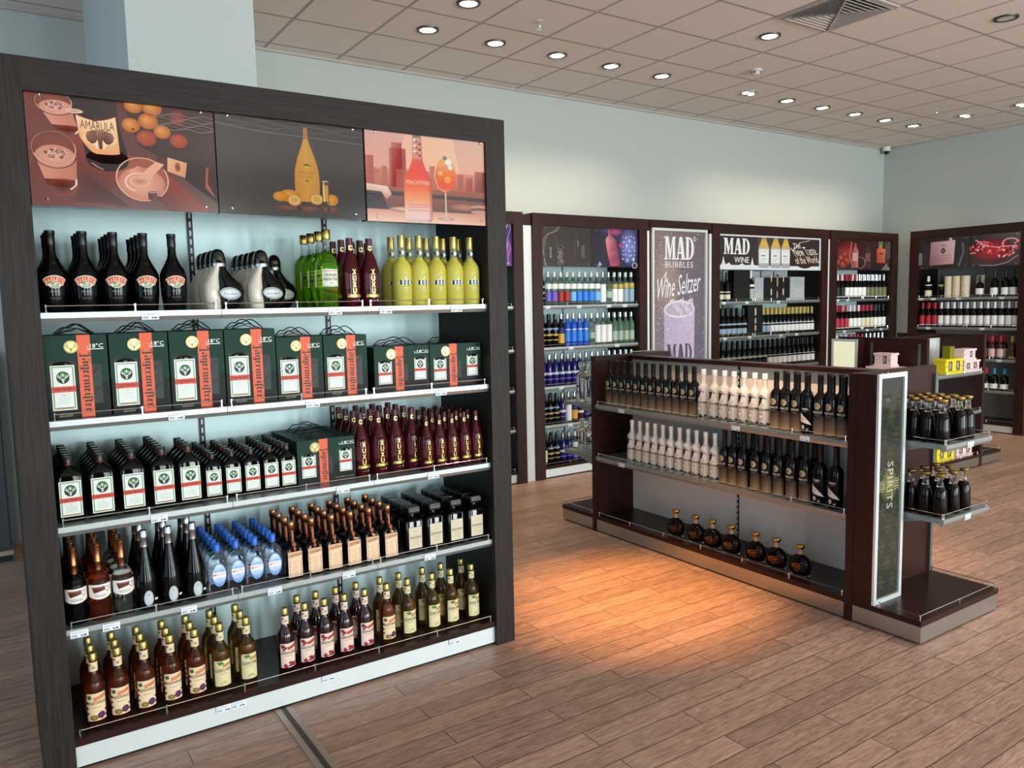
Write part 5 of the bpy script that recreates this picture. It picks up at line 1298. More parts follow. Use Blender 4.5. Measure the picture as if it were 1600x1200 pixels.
grid(F, 'box_m', lambda: k_giftbox(.188, .248, .10, False), W0(1.031, 1.223), [.125, .232], z, 'medium green liqueur gift box', 'gift box', 'medium gift boxes on the second shelf', jit=.0)
grid(F, 'box_w', lambda: k_giftbox(.262, .190, .085, True), W0(1.480, 1.746), [.118, .210], z, 'wide green twin-bottle gift box, second shelf', 'gift box', 'wide gift boxes on the second shelf', jit=.0)
z = .874
grid(F, 'herb', k_herbal, W0(.193, .294, .395, .497, .590), seq(.112, .0625, 6), z, 'large square dark green herbal bottle', 'bottle', 'large herbal liqueur bottles on the third shelf', rows=[6, 6, 6, 6, 4], jit=.02)
grid(F, 'herb_s', lambda: k_herbal(.8), W0(.678, .752, .826, .900, .969), seq(.125, .0505, 7), z, 'small square dark green herbal bottle', 'bottle', 'small herbal liqueur bottles on the third shelf', jit=.02)
for j in range(4):
    put('box_s', lambda: k_giftbox(.250, .186, .083, True), F(1.135-.045, .152+.0865*j, z), 0, 'wide green twin-bottle gift box on the third shelf, ' + ('front of the row' if j == 0 else '%s behind the front one' % ordn(j-1)), 'gift box', 'row of wide gift boxes on the third shelf')
SB = (.93, .93, .98); SS = (.765, .765, .86)
grid(F, 'xuxu', k_strawberry, W0(1.302, 1.384, 1.466, 1.546), seq(.145, .082, 4), z, 'large dark red bottle, third shelf', 'bottle', 'large dark red bottles on the third shelf', scl=SB)
grid(F, 'xuxu', k_strawberry, W0(1.585), [.078], z, 'small dark red bottle, third shelf, leftmost small one', 'bottle', 'small dark red bottles on the third shelf', scl=SS)
grid(F, 'xuxu', k_strawberry, W0(1.652, 1.716, 1.780, 1.8435), seq(.080, .069, 5), z, 'small dark red bottle, third shelf', 'bottle', 'small dark red bottles on the third shelf', scl=SS, off=1)
z = .511
SH = (.93, .93, 1)
for x, key, m_, nm, gr in ((.184, 'heart_k', DKG, 'black', 'black brandy bottles'), (.260, 'heart_a', AMBER, 'amber', 'amber brandy bottles'), (.336, 'heart_c', CLEAR, 'clear', 'clear brandy bottles')):
    grid(F, key, lambda m_=m_, nm=nm: k_heart(m_, nm+' glass'), W0(x), seq(.085, .085, 4), z, nm+' brandy bottle with copper neck foil', 'bottle', gr, scl=SH)
grid(F, 'spark', k_sparkling, W0(.415, .499, .583), seq(.085, .1, 3), z, 'black sparkling wine bottle with silver foil', 'bottle', 'silver-topped sparkling bottles', scl=(.93, .93, 1))
grid(F, 'mint', k_mint, W0(.670, .742, .814, .886), seq(.095, .058, 6), z, 'clear mint bottle with blue cap', 'bottle', 'blue-capped mint liqueur bottles', scl=(.94, .94, 1), jit=.02)
grid(F, 'orange', k_orange, W0(.962, 1.047, 1.132, 1.217, 1.302, 1.387), seq(.090, .080, 4), z, 'square brown bottle with copper cap', 'bottle', 'square orange liqueur bottles', jit=.03)
grid(F, 'almond', k_almond, W0(1.502, 1.608, 1.714, 1.822), seq(.085, .078, 4), z, 'square bottle with big black stopper', 'bottle', 'square almond liqueur bottles', jit=.02, scl=(.98, .98, 1))
z = .118
grid(F, 'pas', lambda: k_syrup('p'), W0(.222, .302, .390, .482, .570), seq(.10, .082, 3), z, 'brown passionfruit syrup bottle, bottom deck', 'bottle', 'passionfruit syrups on the left')
grid(F, 'eld', lambda: k_syrup('e'), W0(.663, .764), seq(.10, .082, 3), z, 'elderflower syrup bottle in the left group', 'bottle', 'elderflower syrups on the left')
grid(F, 'gre', lambda: k_syrup('g'), W0(.923, 1.007, 1.09, 1.178, 1.273), [.105, .205], z, 'dark red grenadine syrup bottle', 'bottle', 'grenadine syrups', rows=[1, 2, 2, 2, 2])
put('pas', None, F(1.379-.045, .11, z), 0, 'passionfruit syrup bottle between grenadine and elderflower, front', 'bottle', None)
put('eld', None, F(1.379-.045+.01, .205, z), 0, 'elderflower syrup bottle directly behind the lone passionfruit bottle', 'bottle', None)
grid(F, 'eld', None, W0(1.482, 1.604, 1.703, 1.815), [.11, .205], z, 'elderflower syrup bottle in the right group', 'bottle', 'elderflower syrups on the right')

# ------------------------------------------------------------------ wall units along the back wall
SHW = [1.585, 1.205, .845, .49]
UNITS = 'tall shelving units'
V0, _, _ = make_unit('shelving_unit', 'dark wood wall unit mostly hidden behind the large foreground unit', UNITS, 1.36, 2, .10, (2.575, 5.70, 0), 0, SHW, WOODR, WOODRH, WOODRH)
poster(V0, .10, .68, 1.935, 2.294, .025, pic_black, .06, 'd'); poster(V0, .682, 1.258, 1.935, 2.294, .025, pic_violet, .06, 'l')
TV = {(0, 0): (.06, .42), (0, 1): (.20, .40), (1, 0): (.32,), (2, 0): (.20,), (3, 0): (.30,), (1, 1): (.3,)}
V1, _, _ = make_unit('shelving_unit', 'dark wood wall unit full of blue and clear vodka bottles', UNITS, 1.365, 2, .10, (4.04, 5.70, 0), 0, SHW, WOODR, WOODRH, WOODRH, tags=TV)
poster(V1, .10, .68, 1.935, 2.294, .025, pic_black, .06, 'd'); poster(V1, .682, 1.263, 1.935, 2.294, .025, pic_purple, .06, 'l')
TW = {(0, 0): (.08, .45), (0, 1): (.4,), (1, 0): (.1, .5), (1, 1): (.45,), (1, 2): (.15,)}
W1, _, _ = make_unit('shelving_unit', 'dark wood wall unit with sparkling wines under the white-bordered wine sign', UNITS, 1.98, 3, .115, (6.33, 5.70, 0), 0, SHW, WOODR, WOODRH, WOODRH, tags=TW)
poster(W1, .115, 1.863, 1.925, 2.294, .02, pic_madwine, .06, 'l', side=WHITE)
W2, _, _ = make_unit('shelving_unit', 'narrow dark wood wall unit with red wines next to the room corner', UNITS, 1.42, 2, .13, (8.36, 5.70, 0), 0, SHW, WOODR, WOODRH, WOODRH, tags={(0, 0): (.05, .25), (1, 0): (.2,), (1, 1): (.1, .4)})
poster(W2, .13, 1.288, 1.935, 2.294, .025, pic_red, .06, 'd')
R1, _, _ = make_unit('shelving_unit', 'dark wood wine unit standing against the right wall', UNITS, 1.365, 2, .10, (9.64, 5.465, 0), -pi/2, [1.577, 1.22, .855, .49], WOODR, WOODRH, WOODRH, back=BACK_SHADED, tags={(0, 0): (.05, .2, .5), (0, 1): (.4,), (1, 0): (.15,), (1, 1): (.2,), (2, 1): (.4,)})
poster(R1, .10, .71, 1.925, 2.294, .025, pic_label, .06, 'd'); poster(R1, .712, 1.263, 1.925, 2.294, .025, pic_splash, .06, 'l')
# tall bubbles light box
B = empty('light_box', (5.445, 5.70, 0), 0, 'tall backlit advertising light box for bubbles wine seltzer', 'light box')
MB().box(0, .03, 0, .85, .50, 2.40).build('cabinet', WOODR, B)
MB().box(0, 0, 2.33, .85, .03, 2.40).build('header_board', WOODRH, B)
q = MB()
for a_ in ((.035, .005, .30, .06, .03, 2.325), (.79, .005, .30, .815, .03, 2.325), (.06, .005, 2.30, .79, .03, 2.325), (.06, .005, .30, .79, .03, .325)): q.box(*a_)
q.build('snap_frame', mat('bright_snap_frame', '#dfe6e4', .3, .4), B)
a = Art(); a.M = 'l'; pic_bubbles(a); a.build('lit_picture', flat(.024, .06, .325, .73, 1.975), B, .0004)
MB().box(0, .0, 0, .85, .03, .29).build('base_board', WOODR, B)

FV = Frame((4.04, 5.70, 0), 0)
def fmat(n, c, **k): return mat(n, c, k.pop('rough', .08), **k)
LW = lab('white', '#e9ecea'); LB = lab('blue', '#2f7fe0'); LBL = lab('light_blue', '#6fb4ea'); LP = lab('purple', '#6f5fc0'); LR = lab('red', '#a0261f')
LG = lab('gold', '#b9a24f', .35); LS = lab('steel_blue', '#8fa6bb'); LK = lab('black', '#121314'); LC = lab('cream', '#dcd6b4'); LGR = lab('grey_green', '#9fb0a0'); LY = lab('yellow', '#d9a83a'); LN = lab('navy', '#20246e')
LRD = lab('crimson', '#b01f35'); LO = lab('olive', '#6b7048'); LPK = lab('pale_pink', '#d9b8b4'); LLC = lab('pale_blue', '#c9d6ea')
TC = mat('tinted_clear', '#bfd9d2', .03, trans=.9, ior=1.3)
WH = mat('cap_white', '#e6eae8', .35); BL = BLACKP
VK = {
 'k': ('black and silver vodka bottle', DKG, BL, LG, [(.20, .23, 2), (.34, .40, 2), (.52, .58, 3)], LS),
 'p': ('clear vodka bottle with purple label', TC, WH, LP, [(.12, .40, 2), (.49, .64, 3)], LW),
 'r': ('clear vodka bottle with red label', TC, WH, LR, [(.12, .40, 2), (.49, .64, 3)], LW),
 'b': ('clear vodka bottle with bright blue label', TC, WH, LB, [(.12, .40, 2), (.49, .64, 3)], LW),
 'l': ('clear vodka bottle with light blue label', TC, WH, LBL, [(.12, .40, 2), (.49, .64, 3)], LW),
 'c': ('plain clear vodka bottle', TC, SILVER, LGR, [(.20, .40, 2)], LW),
 'w': ('clear vodka bottle with long white label', TC, SILVER, LW, [(.06, .62, 2)], LW),
 's': ('vodka bottle with steel blue label', TC, WH, LS, [(.06, .48, 2), (.50, .66, 3)], LG),
 'g': ('clear vodka bottle with gold medal label', TC, WH, LW, [(.06, .48, 2), (.50, .62, 3)], LG),
 'B': ('solid blue vodka bottle', BLUEG, SILVER, LB, [(.14, .46, 2), (.50, .52, 3)], LW),
 'n': ('navy blue vodka bottle', NAVY, SILVER, LLC, [(.36, .44, 2), (.20, .24, 3)], LP),
 'y': ('dark vodka bottle with yellow lower label', DKG, SILVER, LY, [(.10, .40, 2), (.42, .58, 3)], LN),
 'R': ('dark red flavoured vodka bottle', mat('red_glass', '#4a0d10', .08, coat=.3), SILVER, LW, [(.28, .36, 2)], LW),
 'G': ('pale green tinted vodka bottle', mat('green_tint', '#9fc9ae', .04, trans=.8, ior=1.3), SILVER, LGR, [(.10, .40, 2)], LC),
 'm': ('dark bottle with cream label', DKG, BL, LC, [(.10, .50, 2)], LW)}
def vmk(c, h_, r):
    d, g, cp, l1, bands, l2 = VK[c]; return lambda: far('vodka_bottle', h_, r, [g, cp, l1, l2], bands)
def vrow(si, codes, h_, r=.033, x0=.140, x1=1.225, shelf=''):
    n = len(codes); dx = (x1-x0)/(n-1)
    for i, c in enumerate(codes):
        for j in range(2):
            key = ('v', c, h_)
            z_ = SHW[si] if si < 4 else .115
            put(key, vmk(c, h_, r), FV(x0+dx*i, .085+.085*j, z_), _rj.uniform(-.2, .2), '%s, %s, %s from left, %s row' % (VK[c][0], shelf, ordn(i), 'front' if j == 0 else 'back'), 'bottle', 'vodkas on the %s of the wall unit' % shelf)
vrow(0, 'kpprrlbbBlwcggss'.replace('B', 'b'), .305, shelf='top shelf')
vrow(1, 'kkkyBBBBcwwwGGGG', .30, shelf='second shelf')
vrow(2, 'nnnnnnnccccwGccc', .29, shelf='third shelf')
vrow(3, 'kkknwyRnnkcnnckn', .28, shelf='fourth shelf')
vrow(4, 'mkknnpnkcnnckncn', .28, shelf='bottom deck')

# wines and boxes in the wine-sign unit
FW = Frame((6.33, 5.70, 0), 0)
X1 = lambda x: x-6.33
wine = lambda body_, cap_, l1, bands, h_=.30, r=.037, l2=LW, nm='wine_bottle': (lambda: far(nm, h_, r, [body_, cap_, l1, l2], bands, neck=.0145, cap=.74, sh=.60))
spk = wine(DKGR, BL, LS, [(.10, .28, 2), (.40, .46, 2)], .305, .042, nm='sparkling_wine_bottle')
for i, x in enumerate((6.535, 6.64)): put('w1a', wine(DKG, BL, LC, [(.08, .24, 2), (.30, .34, 2)], .31, .040), FW(X1(x), .08, SHW[0]), 0, 'black magnum with small cream label, top shelf of sign unit, %s one' % ('left', 'right')[i], 'bottle', 'pair of magnums')
put('w1b', wine(DKGR, WH, LGR, [(.06, .40, 2), (.46, .54, 3)], .335, .044), FW(X1(7.035), .09, SHW[0]), 0, 'tall dark bottle with pale label between the black gift boxes, sign unit', 'bottle', None)
def carton(w_, h_, d, m_, prnt=None, nm='gift_carton', label=None):
    def f():
        t = root(nm); MB().box(-w_/2, -d/2, 0, w_/2, d/2, h_).build('carton', m_, t, bevel=.001)
        if prnt:
            a = Art(); prnt(a); a.build('front_print', flat(-d/2-.0003), t, .0003)
        return t
    return f
SPAT = mat('silver_pattern_card', '#aab2b6', .35, .3)
nt, N, L, b = nodes(SPAT)
tc = N.new('ShaderNodeTexCoord'); vo = N.new('ShaderNodeTexVoronoi'); vo.inputs['Scale'].default_value = 55
r_ = N.new('ShaderNodeValToRGB'); r_.color_ramp.elements[0].color = (*lin('#7d878d'), 1); r_.color_ramp.elements[1].color = (*lin('#c3cacd'), 1); r_.color_ramp.elements[1].position = .5
L.new(tc.outputs['Object'], vo.inputs['Vector']); L.new(vo.outputs['Distance'], r_.inputs[0]); L.new(r_.outputs[0], b.inputs['Base Color'])
BCARD = mat('black_card', '#0b0b0c', .35)
def pr_bottles(n):
    def f(a):
        for i in range(n):
            x = (i-(n-1)/2)*.105
            fl = i % 2
            pts = [(-.022, .02), (.022, .02), (.022, .15), (.009, .20), (.009, .28), (-.009, .28), (-.009, .20), (-.022, .15)]
            a.poly([(x+p, .31-v if fl else v) for p, v in pts], '#1d1c1b', 1)
            if fl: a.rect(x-.008, .03, x+.008, .10, '#c9b88c', 2); a.rect(x-.012, .16, x+.012, .27, '#a89468', 2)
            else: a.rect(x-.008, .21, x+.008, .28, '#d9c78f', 2); a.rect(x-.012, .06, x+.012, .13, '#b9b2a0', 2)
    return f
SH0 = SHW[0]
put('bc1', carton(.26, .335, .09, BCARD), FW(X1(6.86), .10, SH0), 0, 'plain tall black gift carton on the sign unit top shelf', 'gift box', 'black gift cartons')
put('sc1', carton(.15, .255, .09, SPAT), FW(X1(7.155), .11, SH0), 0, 'silver patterned gift carton between black cartons, left one', 'gift box', 'silver patterned cartons')
put('bc2', carton(.44, .255, .09, BCARD, pr_bottles(3) if False else (lambda a: (pr_bottles(3)(a)))), FW(X1(7.455), .10, SH0), 0, 'wide black gift carton printed with three bottles', 'gift box', 'black gift cartons')
put('sc2', carton(.26, .265, .09, SPAT), FW(X1(7.815), .10, SH0), 0, 'silver patterned gift carton at the right end of the shelf', 'gift box', 'silver patterned cartons')
for i, x in enumerate((7.24, 7.47, 7.70)): put('sc3', carton(.20, .335, .09, SPAT), FW(X1(x), .25, SH0), 0, 'tall silver patterned carton in the back row, %s from left' % ordn(i), 'gift box', 'silver patterned cartons')
z = SHW[1]
for i in range(6):
    put('spk', spk, FW(X1(6.49+.085*i), .085, z), 0, 'dark sparkling bottle with silver label, left group, %s from left, front' % ordn(i), 'bottle', 'silver-label sparkling bottles')
    put('spk', spk, FW(X1(6.49+.085*i), .18, z), 0, 'dark sparkling bottle with silver label, left group, %s from left, behind' % ordn(i), 'bottle', 'silver-label sparkling bottles')
put('bc3', carton(.24, .335, .09, BCARD, lambda a: (a.rect(-.012, .22, .012, .30, '#d9c78f', 1), a.rect(-.012, .05, .012, .11, '#c9b88c', 1), a.rect(-.012, .13, .012, .19, '#b9b2a0', 1))), FW(X1(7.086), .10, z), 0, 'black gift carton printed with one gold-necked bottle', 'gift box', 'black gift cartons')
gw = wine(DKGR, LG, LW, [(.10, .34, 2), (.40, .43, 3)], .30, .031)
gw2 = wine(DKGR, LG, LS, [(.10, .34, 2), (.40, .43, 3)], .30, .031)
for i in range(13):
    x = 7.245+.073*i
    for j in range(2):
        put('gw2' if i < 2 else 'gw', gw2 if i < 2 else gw, FW(X1(x), .08+.085*j, z), 0, 'dark wine bottle with gold foil, sign unit, %s from left, %s row' % (ordn(i), ('front', 'back')[j]), 'bottle', 'gold-foil wines under the sign')
kw = wine(DKGR, BL, LW, [(.10, .34, 2), (.40, .42, 3)], .30, .036); kb = wine(DKGR, BL, LK, [(.12, .30, 2), (.36, .44, 3)], .30, .036, l2=LGR)
for i in range(20):
    x = 6.49+.0865*i
    for j in range(2):
        put('kw' if i >= 10 else 'kb', kw if i >= 10 else kb, FW(X1(x), .08+.09*j, SHW[2]), 0, 'black-capped wine bottle, sign unit third shelf, %s from left, %s row' % (ordn(i), ('front', 'back')[j]), 'bottle', 'black-capped wines behind the island')

# red wines
FR = Frame((8.36, 5.70, 0), 0); X2 = lambda x: x-8.36
WT = {'d': (WINE, WH, LK, 'dark label'), 'w': (WINE, LRD, LW, 'white label and red foil'), 's': (WINE, SILVER, LW, 'white label and silver foil'), 'o': (WINE, SILVER, LO, 'olive label'),
      'r': (WINE, LRD, LRD, 'red label and red foil'), 'W': (WINE, WH, LW, 'white label and white foil'), 'c': (WINE, LRD, LC, 'cream label and red foil'), 'k': (DKG, BL, LW, 'white label and black foil')}
def wmk(c, h_=.30):
    g, cp, l, d = WT[c]; return wine(g, cp, l, [(.12, .46, 2), (.06, .10, 3)], h_, .036)
for si, codes in ((0, 'dddwwwssooooo'), (1, 'WrrrWWWccckkk'), (2, 'dddWwwrrssooo')):
    for i, c in enumerate(codes):
        for j in range(2 if si < 2 else 1):
            put(('w', c), wmk(c), FR(X2(8.53+.0895*i), .08+.09*j, SHW[si]), 0, 'wine bottle, %s, corner unit %s shelf, %s from left, %s' % (WT[c][3], ordn(si), ordn(i), ('front', 'back')[j]), 'bottle', 'wines in the corner unit %s shelf' % ordn(si))

# right wall unit
F1 = Frame((9.64, 5.465, 0), -pi/2); L1 = lambda y: 5.465-y
z = 1.577
put('rw1', wine(DKGR, WH, LC, [(.06, .34, 2), (.56, .60, 3)], .265, .040), F1(L1(5.261), .08, z), -pi/2, 'champagne bottle with cream label and white top, right wall unit', 'bottle', None)
put('rw2', wine(DKG, BL, LG, [(.46, .56, 2)], .285, .035), F1(L1(5.111), .10, z), -pi/2, 'slim black bottle with gold shoulder label, right wall unit', 'bottle', None)
def tube_box():
    t = root('round_gift_tube'); MB().loft([(0, .046), (.243, .046)], 24).build('tube', mat('cream_card', '#d9cdb4', .5), t, True); MB().loft([(.2435, .0465), (.252, .0465)], 24).build('lid', mat('cream_lid', '#e3d9c4', .5), t, True)
    a = Art(); a.ell(-.01, .21, .005, .005, '#6b5a3c', 1, None, 8); a.rect(-.015, .19, -.003, .194, '#8a7a5c', 1); a.ell(0, .13, .008, .008, '#cbb98f', 1, None, 10); a.ell(-.01, .06, .006, .007, '#b98f4c', 1, None, 8)
    a.build('tube_print', wrap(.0462), t); return t
for i, y in enumerate((5.012, 4.915, 4.815)): put('tube', tube_box, F1(L1(y), .08, z), -pi/2, 'cream cylindrical gift tube, %s of the three standing together' % ('left', 'middle', 'right')[i], 'gift tube', 'cream gift tubes')
put('tube', tube_box, F1(L1(4.69), .175, z), -pi/2, 'cream cylindrical gift tube standing behind a port bottle', 'gift tube', 'cream gift tubes')
put('rw3', wine(DKG, BL, LW, [(.12, .40, 2)], .245, .042), F1(L1(4.655), .080, z), -pi/2, 'squat port bottle with white label in front of a tube', 'bottle', None)
for i, y in enumerate((4.492, 4.374, 4.285)): put('rw4', wine(DKG, BL, LW, [(.06, .34, 2)], .30, .040), F1(L1(y), .075, z), -pi/2, 'black wine bottle with white label, %s of three on top shelf right' % ('left', 'middle', 'right')[i], 'bottle', 'three white-label bottles on the right unit')
a = Art()
z = 1.22
for i in range(15):
    c = 'r' if i < 3 else 'W'
    for j in range(2):
        put(('w', c), wmk(c), F1(.143+.0767*i, .08+.09*j, z), -pi/2, 'wine bottle, %s, right unit second shelf, %s from left, %s' % (WT[c][3], ordn(i), ('front', 'back')[j]), 'bottle', 'wines on the right unit second shelf')
ros = wine(mat('rose_dark', '#3a0f16', .08, coat=.3), LRD, LPK, [(.10, .44, 2)], .27, .036)
for i, y in enumerate((4.585, 4.49, 4.40)):
    for j in range(2): put('ros', ros, F1(L1(y), .08+.09*j, .855), -pi/2, 'dark pink-labelled wine bottle, right unit, %s from left, %s row' % (ordn(i), ('front', 'back')[j]), 'bottle', 'pink-label wines')
put('yel', wine(mat('yellow_wine', '#5a3a0c', .06, trans=.3), LY, LY, [(.04, .12, 2)], .27, .035), F1(L1(4.275), .085, .855), -pi/2, 'slim amber bottle with yellow cap at the shelf end', 'bottle', None)
bl1 = wine(DKGR, mat('teal_foil', '#1f8fb8', .3), LW, [(.08, .30, 2)], .255, .044); bl2 = wine(DKGR, LRD, LW, [(.08, .30, 2)], .255, .040)
for i, y in enumerate((4.62, 4.545)): put('bl2', bl2, F1(L1(y), .08+.0*i, .49), -pi/2, 'pink-foil sparkling bottle on the lower right shelf, %s one' % ('left', 'right')[i], 'bottle', 'pink-foil sparkling bottles')
for i, y in enumerate((4.455, 4.345)): put('bl1', bl1, F1(L1(y), .08, .49), -pi/2, 'teal-foil sparkling bottle on the lower right shelf, %s one' % ('left', 'right')[i], 'bottle', 'teal-foil sparkling bottles')

# ------------------------------------------------------------------ islands
def rail_run(parent, pts, z, h_=.024):
    q = MB()
    for x, y in pts:
        b0 = len(q.v); q.loft([(0, .0045), (.004, .0045), (.005, .003), (h_-.006, .003), (h_-.005, .0052), (h_+.002, .0052), (h_+.003, .003)], 8)
        for i in range(b0, len(q.v)): v = q.v[i]; q.v[i] = (v[0]+x, v[1]+y, v[2]+z)
    q.tube([(x, y, z+h_-.002) for x, y in pts], .0017, 6)
    q.build('guard_rail', CHROME, parent, True)
def platform(parent, x0, y0, x1, y1):
    MB().box(x0, y0, .088, x1, y1, .115).build('deck', WOODRH, parent)
    q = MB().m(0).box(x0+.003, y0+.003, .010, x1-.003, y1-.003, .088).m(1).box(x0+.02, y0+.02, 0, x1-.02, y1-.02, .010)
    tag(q.build('plinth', [ALU, BLACKP], parent), 'brushed metal plinth')
def island(label, loc, rz, Ln, W, n, H=1.235, back=BACK, shelves=(.90, .535), sign=None, ends=True, tags=None):
    t = empty('display_island', loc, rz, label, 'display island', 'low double-sided display islands')
    MB().box(0, 0, 0, .04, W, H).build('end_board', WOODR, t); MB().box(Ln-.04, 0, 0, Ln, W, H).build('end_board', WOODR, t)
    MB().box(.04, W/2-.012, .115, Ln-.04, W/2+.012, H-.035).build('back_panel', back, t)
    MB().box(.04, W/2-.05, H-.035, Ln-.04, W/2+.05, H-.010).build('top_board', WOODRH, t)
    platform(t, .041, 0, Ln-.041, W)
    L_ = (Ln-.08)/n
    for k in range(1, n): slot_strip(t, .04+k*L_, W/2-.012, .115, H-.04)
    rail_run(t, [(.06+(Ln-.12)*i/6, .012) for i in range(7)], .115)
    for si, z in enumerate(shelves):
        for k in range(n): shelf_module(t, .04+k*L_, z, L_, W/2-.014, tone=SHF, n=4, tags=(tags or {}).get((si, k), ()))
    return t
SHF = ALUL
I1 = island('low dark wood island holding black and white vodka bottles, with a tall sign', (3.45, 4.20, 0), -pi/2, 2.0, .72, 2, back=mat('island_back', '#dccfc3', .5), tags={(0, 0): (.27,), (0, 1): (.27, .72), (1, 0): (.27,)})
def signbox(parent, x, y, z0, z1, w_, d, rz, pic, lit):
    "framed lit sign; front faces local -y before rotation rz"
    s = empty('sign_box', (x, y, 0), rz); s.parent = parent
    MB().box(0, .012, z0, w_, d, z1-.002).build('box_body', WOODR, s)
    q = MB(); f = .022
    q.prism([(0, z0), (f, z0), (f, z1), (0, z1)], 0, .012, 'y')
    q.prism([(w_-f, z0), (w_, z0), (w_, z1), (w_-f, z1)], 0, .012, 'y')
    q.prism([(f, z0), (w_-f, z0), (w_-f, z0+f), (f, z0+f)], 0, .012, 'y'); q.prism([(f, z1-f), (w_-f, z1-f), (w_-f, z1), (f, z1)], 0, .012, 'y')
    q.build('snap_frame', mat('bright_snap_frame', '#dfe6e4', .3, .4), s)
    a = Art(); a.M = lit; pic(a); a.build('lit_picture', flat(.009, f, z0+f, w_-2*f, z1-z0-2*f), s, .0003)
    q = MB()
    for xx in (w_*.3, w_*.5):
        b0 = len(q.v); q.loft([(z1-.002, .005), (z1+.002, .004)], 10)
        for i in range(b0, len(q.v)): v = q.v[i]; q.v[i] = (v[0]+xx, v[1]+.03, v[2])
    q.build('fixing_screw', CHROME, s, True)
    return s
# near end: sign faces world -y = local +x ; local coords x = 4.20-Y, y = X-3.45
signbox(I1, 2.115, .003, .115, 1.238, .237, .114, pi/2, pic_spirits2, 'd')
platform(I1, 2.001, 0, 2.35, .72)
rail_run(I1, [(2.14, .012), (2.338, .012), (2.338, .36), (2.338, .708), (2.02, .708)], .115)
for x, y in ((2.004, .262), (2.004, .700)):
    MB().box(x-.004, y-.010, .12, x+.010, y+.010, 1.19).build('slotted_upright', STEEL, I1)
def end_shelf(parent, x, y, z, w_, d, rz):
    s = shelf_module(parent, x, z, w_, d, tone=ALUL, n=2, tags=(w_*.5,), rz=rz, y=y)
    rail_run(s, [(.009, .012), (.009, d-.02)], 0); rail_run(s, [(w_-.009, .012), (w_-.009, d-.02)], 0)
    q = MB()
    for xx in (.012, w_-.020): q.prism([(d-.005, -.006), (.04, -.006), (d-.005, -.075)], xx, xx+.004, 'x')
    q.build('bracket', ALUD, s); return s
for z in (.895, .535): end_shelf(I1, 2.30, .262, z, .44, .29, pi/2)
platform(I1, -.35, 0, -.001, .72); rail_run(I1, [(-.02, .012), (-.338, .012), (-.338, .36), (-.338, .708)], .115)
for z in (.895, .535): end_shelf(I1, -.33, .45, z, .44, .32, -pi/2)
signbox(I1, -.115, .717, .115, 1.238, .237, .114, -pi/2, pic_spirits2, 'd')
FI = Frame((3.45, 4.20, 0), -pi/2); LI = lambda *ys: [4.20-y for y in ys]
z = .90
grid(FI, 'disc', k_gold_disc, [.122+.0700*i for i in range(12)], [.070], z, 'gold disc vodka bottle, island top shelf far group', 'bottle', 'gold disc bottles on the island', single=True, scl=(.97, .97, .99))
grid(FI, 'ram', k_white_ram, LI(3.232, 3.146, 3.074, 3.003, 2.932, 2.861, 2.788), [.070], z, 'white ram-print vodka bottle, island top shelf', 'bottle', 'white ram bottles on the island', single=True)
for i, y in enumerate((2.714, 2.646, 2.578, 2.443, 2.375, 2.307)):
    for j in range(2):
        put('disc', k_gold_disc, FI(4.20-y+(.0), .070+.078*j, z), FI.rz+_rj.uniform(-.1, .1), 'gold disc vodka bottle, island top shelf near group, %s from left, %s' % (ordn(i), ('front', 'back')[j]), 'bottle', 'gold disc bottles on the island', (.96, .96, 1))
put('swoosh', k_swoosh, FI(4.20-2.511, .062, z), FI.rz+.1, 'black vodka bottle with white swoosh among the gold disc ones', 'bottle', None, (.90, .90, .98))
z = .535
grid(FI, 'ram', k_white_ram, LI(*[3.858-.0715*i for i in range(11)]), [.070], z, 'white ram-print vodka bottle, island lower shelf', 'bottle', 'white ram bottles on the island', single=True, scl=(1, 1, .97))
for i, y in enumerate((3.070, 3.000, 2.930, 2.842, 2.765, 2.688, 2.606, 2.524)):
    for j in range(2):
        put('disc', k_gold_disc, FI(4.20-y, .070+.078*j, z), FI.rz+_rj.uniform(-.1, .1), 'gold disc vodka bottle, island lower shelf, %s from left, %s' % (ordn(i), ('front', 'back')[j]), 'bottle', 'gold disc bottles on the island', (.96, .96, 1))
for i, y in enumerate((2.436, 2.345)):
    put('swoosh', k_swoosh, FI(4.20-y, .070, z), FI.rz, 'black bottle with white swoosh, %s of two at the shelf end' % ('left', 'right')[i], 'bottle', 'swoosh bottles on the lower shelf')
grid(FI, 'dec', k_decanter, LI(3.475, 3.307, 3.173, 3.028, 2.853, 2.712, 2.558), [.085], .115, 'dark brandy decanter with gold stopper, island base', 'decanter', 'brandy decanters on the island base', single=True, scl=(1.2, 1.1, 1.04))
for zi, (z, xs, ys) in enumerate(((.895, (3.768, 3.848, 3.926, 4.002), (1.950, 2.020, 2.090, 2.160)), (.535, (3.768, 3.885, 3.99), (1.950, 2.022, 2.094)))):
    for i, x in enumerate(xs):
        for j, y in enumerate(ys):
            if zi == 0 and i == 1 and j == 0: continue
            put('taper', k_tapered, (x, y, z), _rj.uniform(-.3, .3), 'tapered dark brandy bottle, %s end shelf, %s from left, %s' % (('upper', 'lower')[zi], ordn(i), 'front row' if j == 0 else ordn(j)+' row back'), 'bottle', 'tapered brandy bottles on the island end', (1, 1, 1.05))
for zi, (z, h_) in enumerate(((.895, .283), (.535, .235))):
    for i, x in enumerate((3.525, 3.615, 3.705)):
        for j, y in enumerate((4.40, 4.31)):
            put(('ct', h_), lambda h_=h_: k_clear_tall(h_), (x, y, z), pi+_rj.uniform(-.3, .3), 'clear vodka bottle on island far end, %s shelf, %s from left, %s row' % (('upper', 'lower')[zi], ordn(i), ('near', 'far')[1-j]), 'bottle', 'clear bottles on the far end shelves')
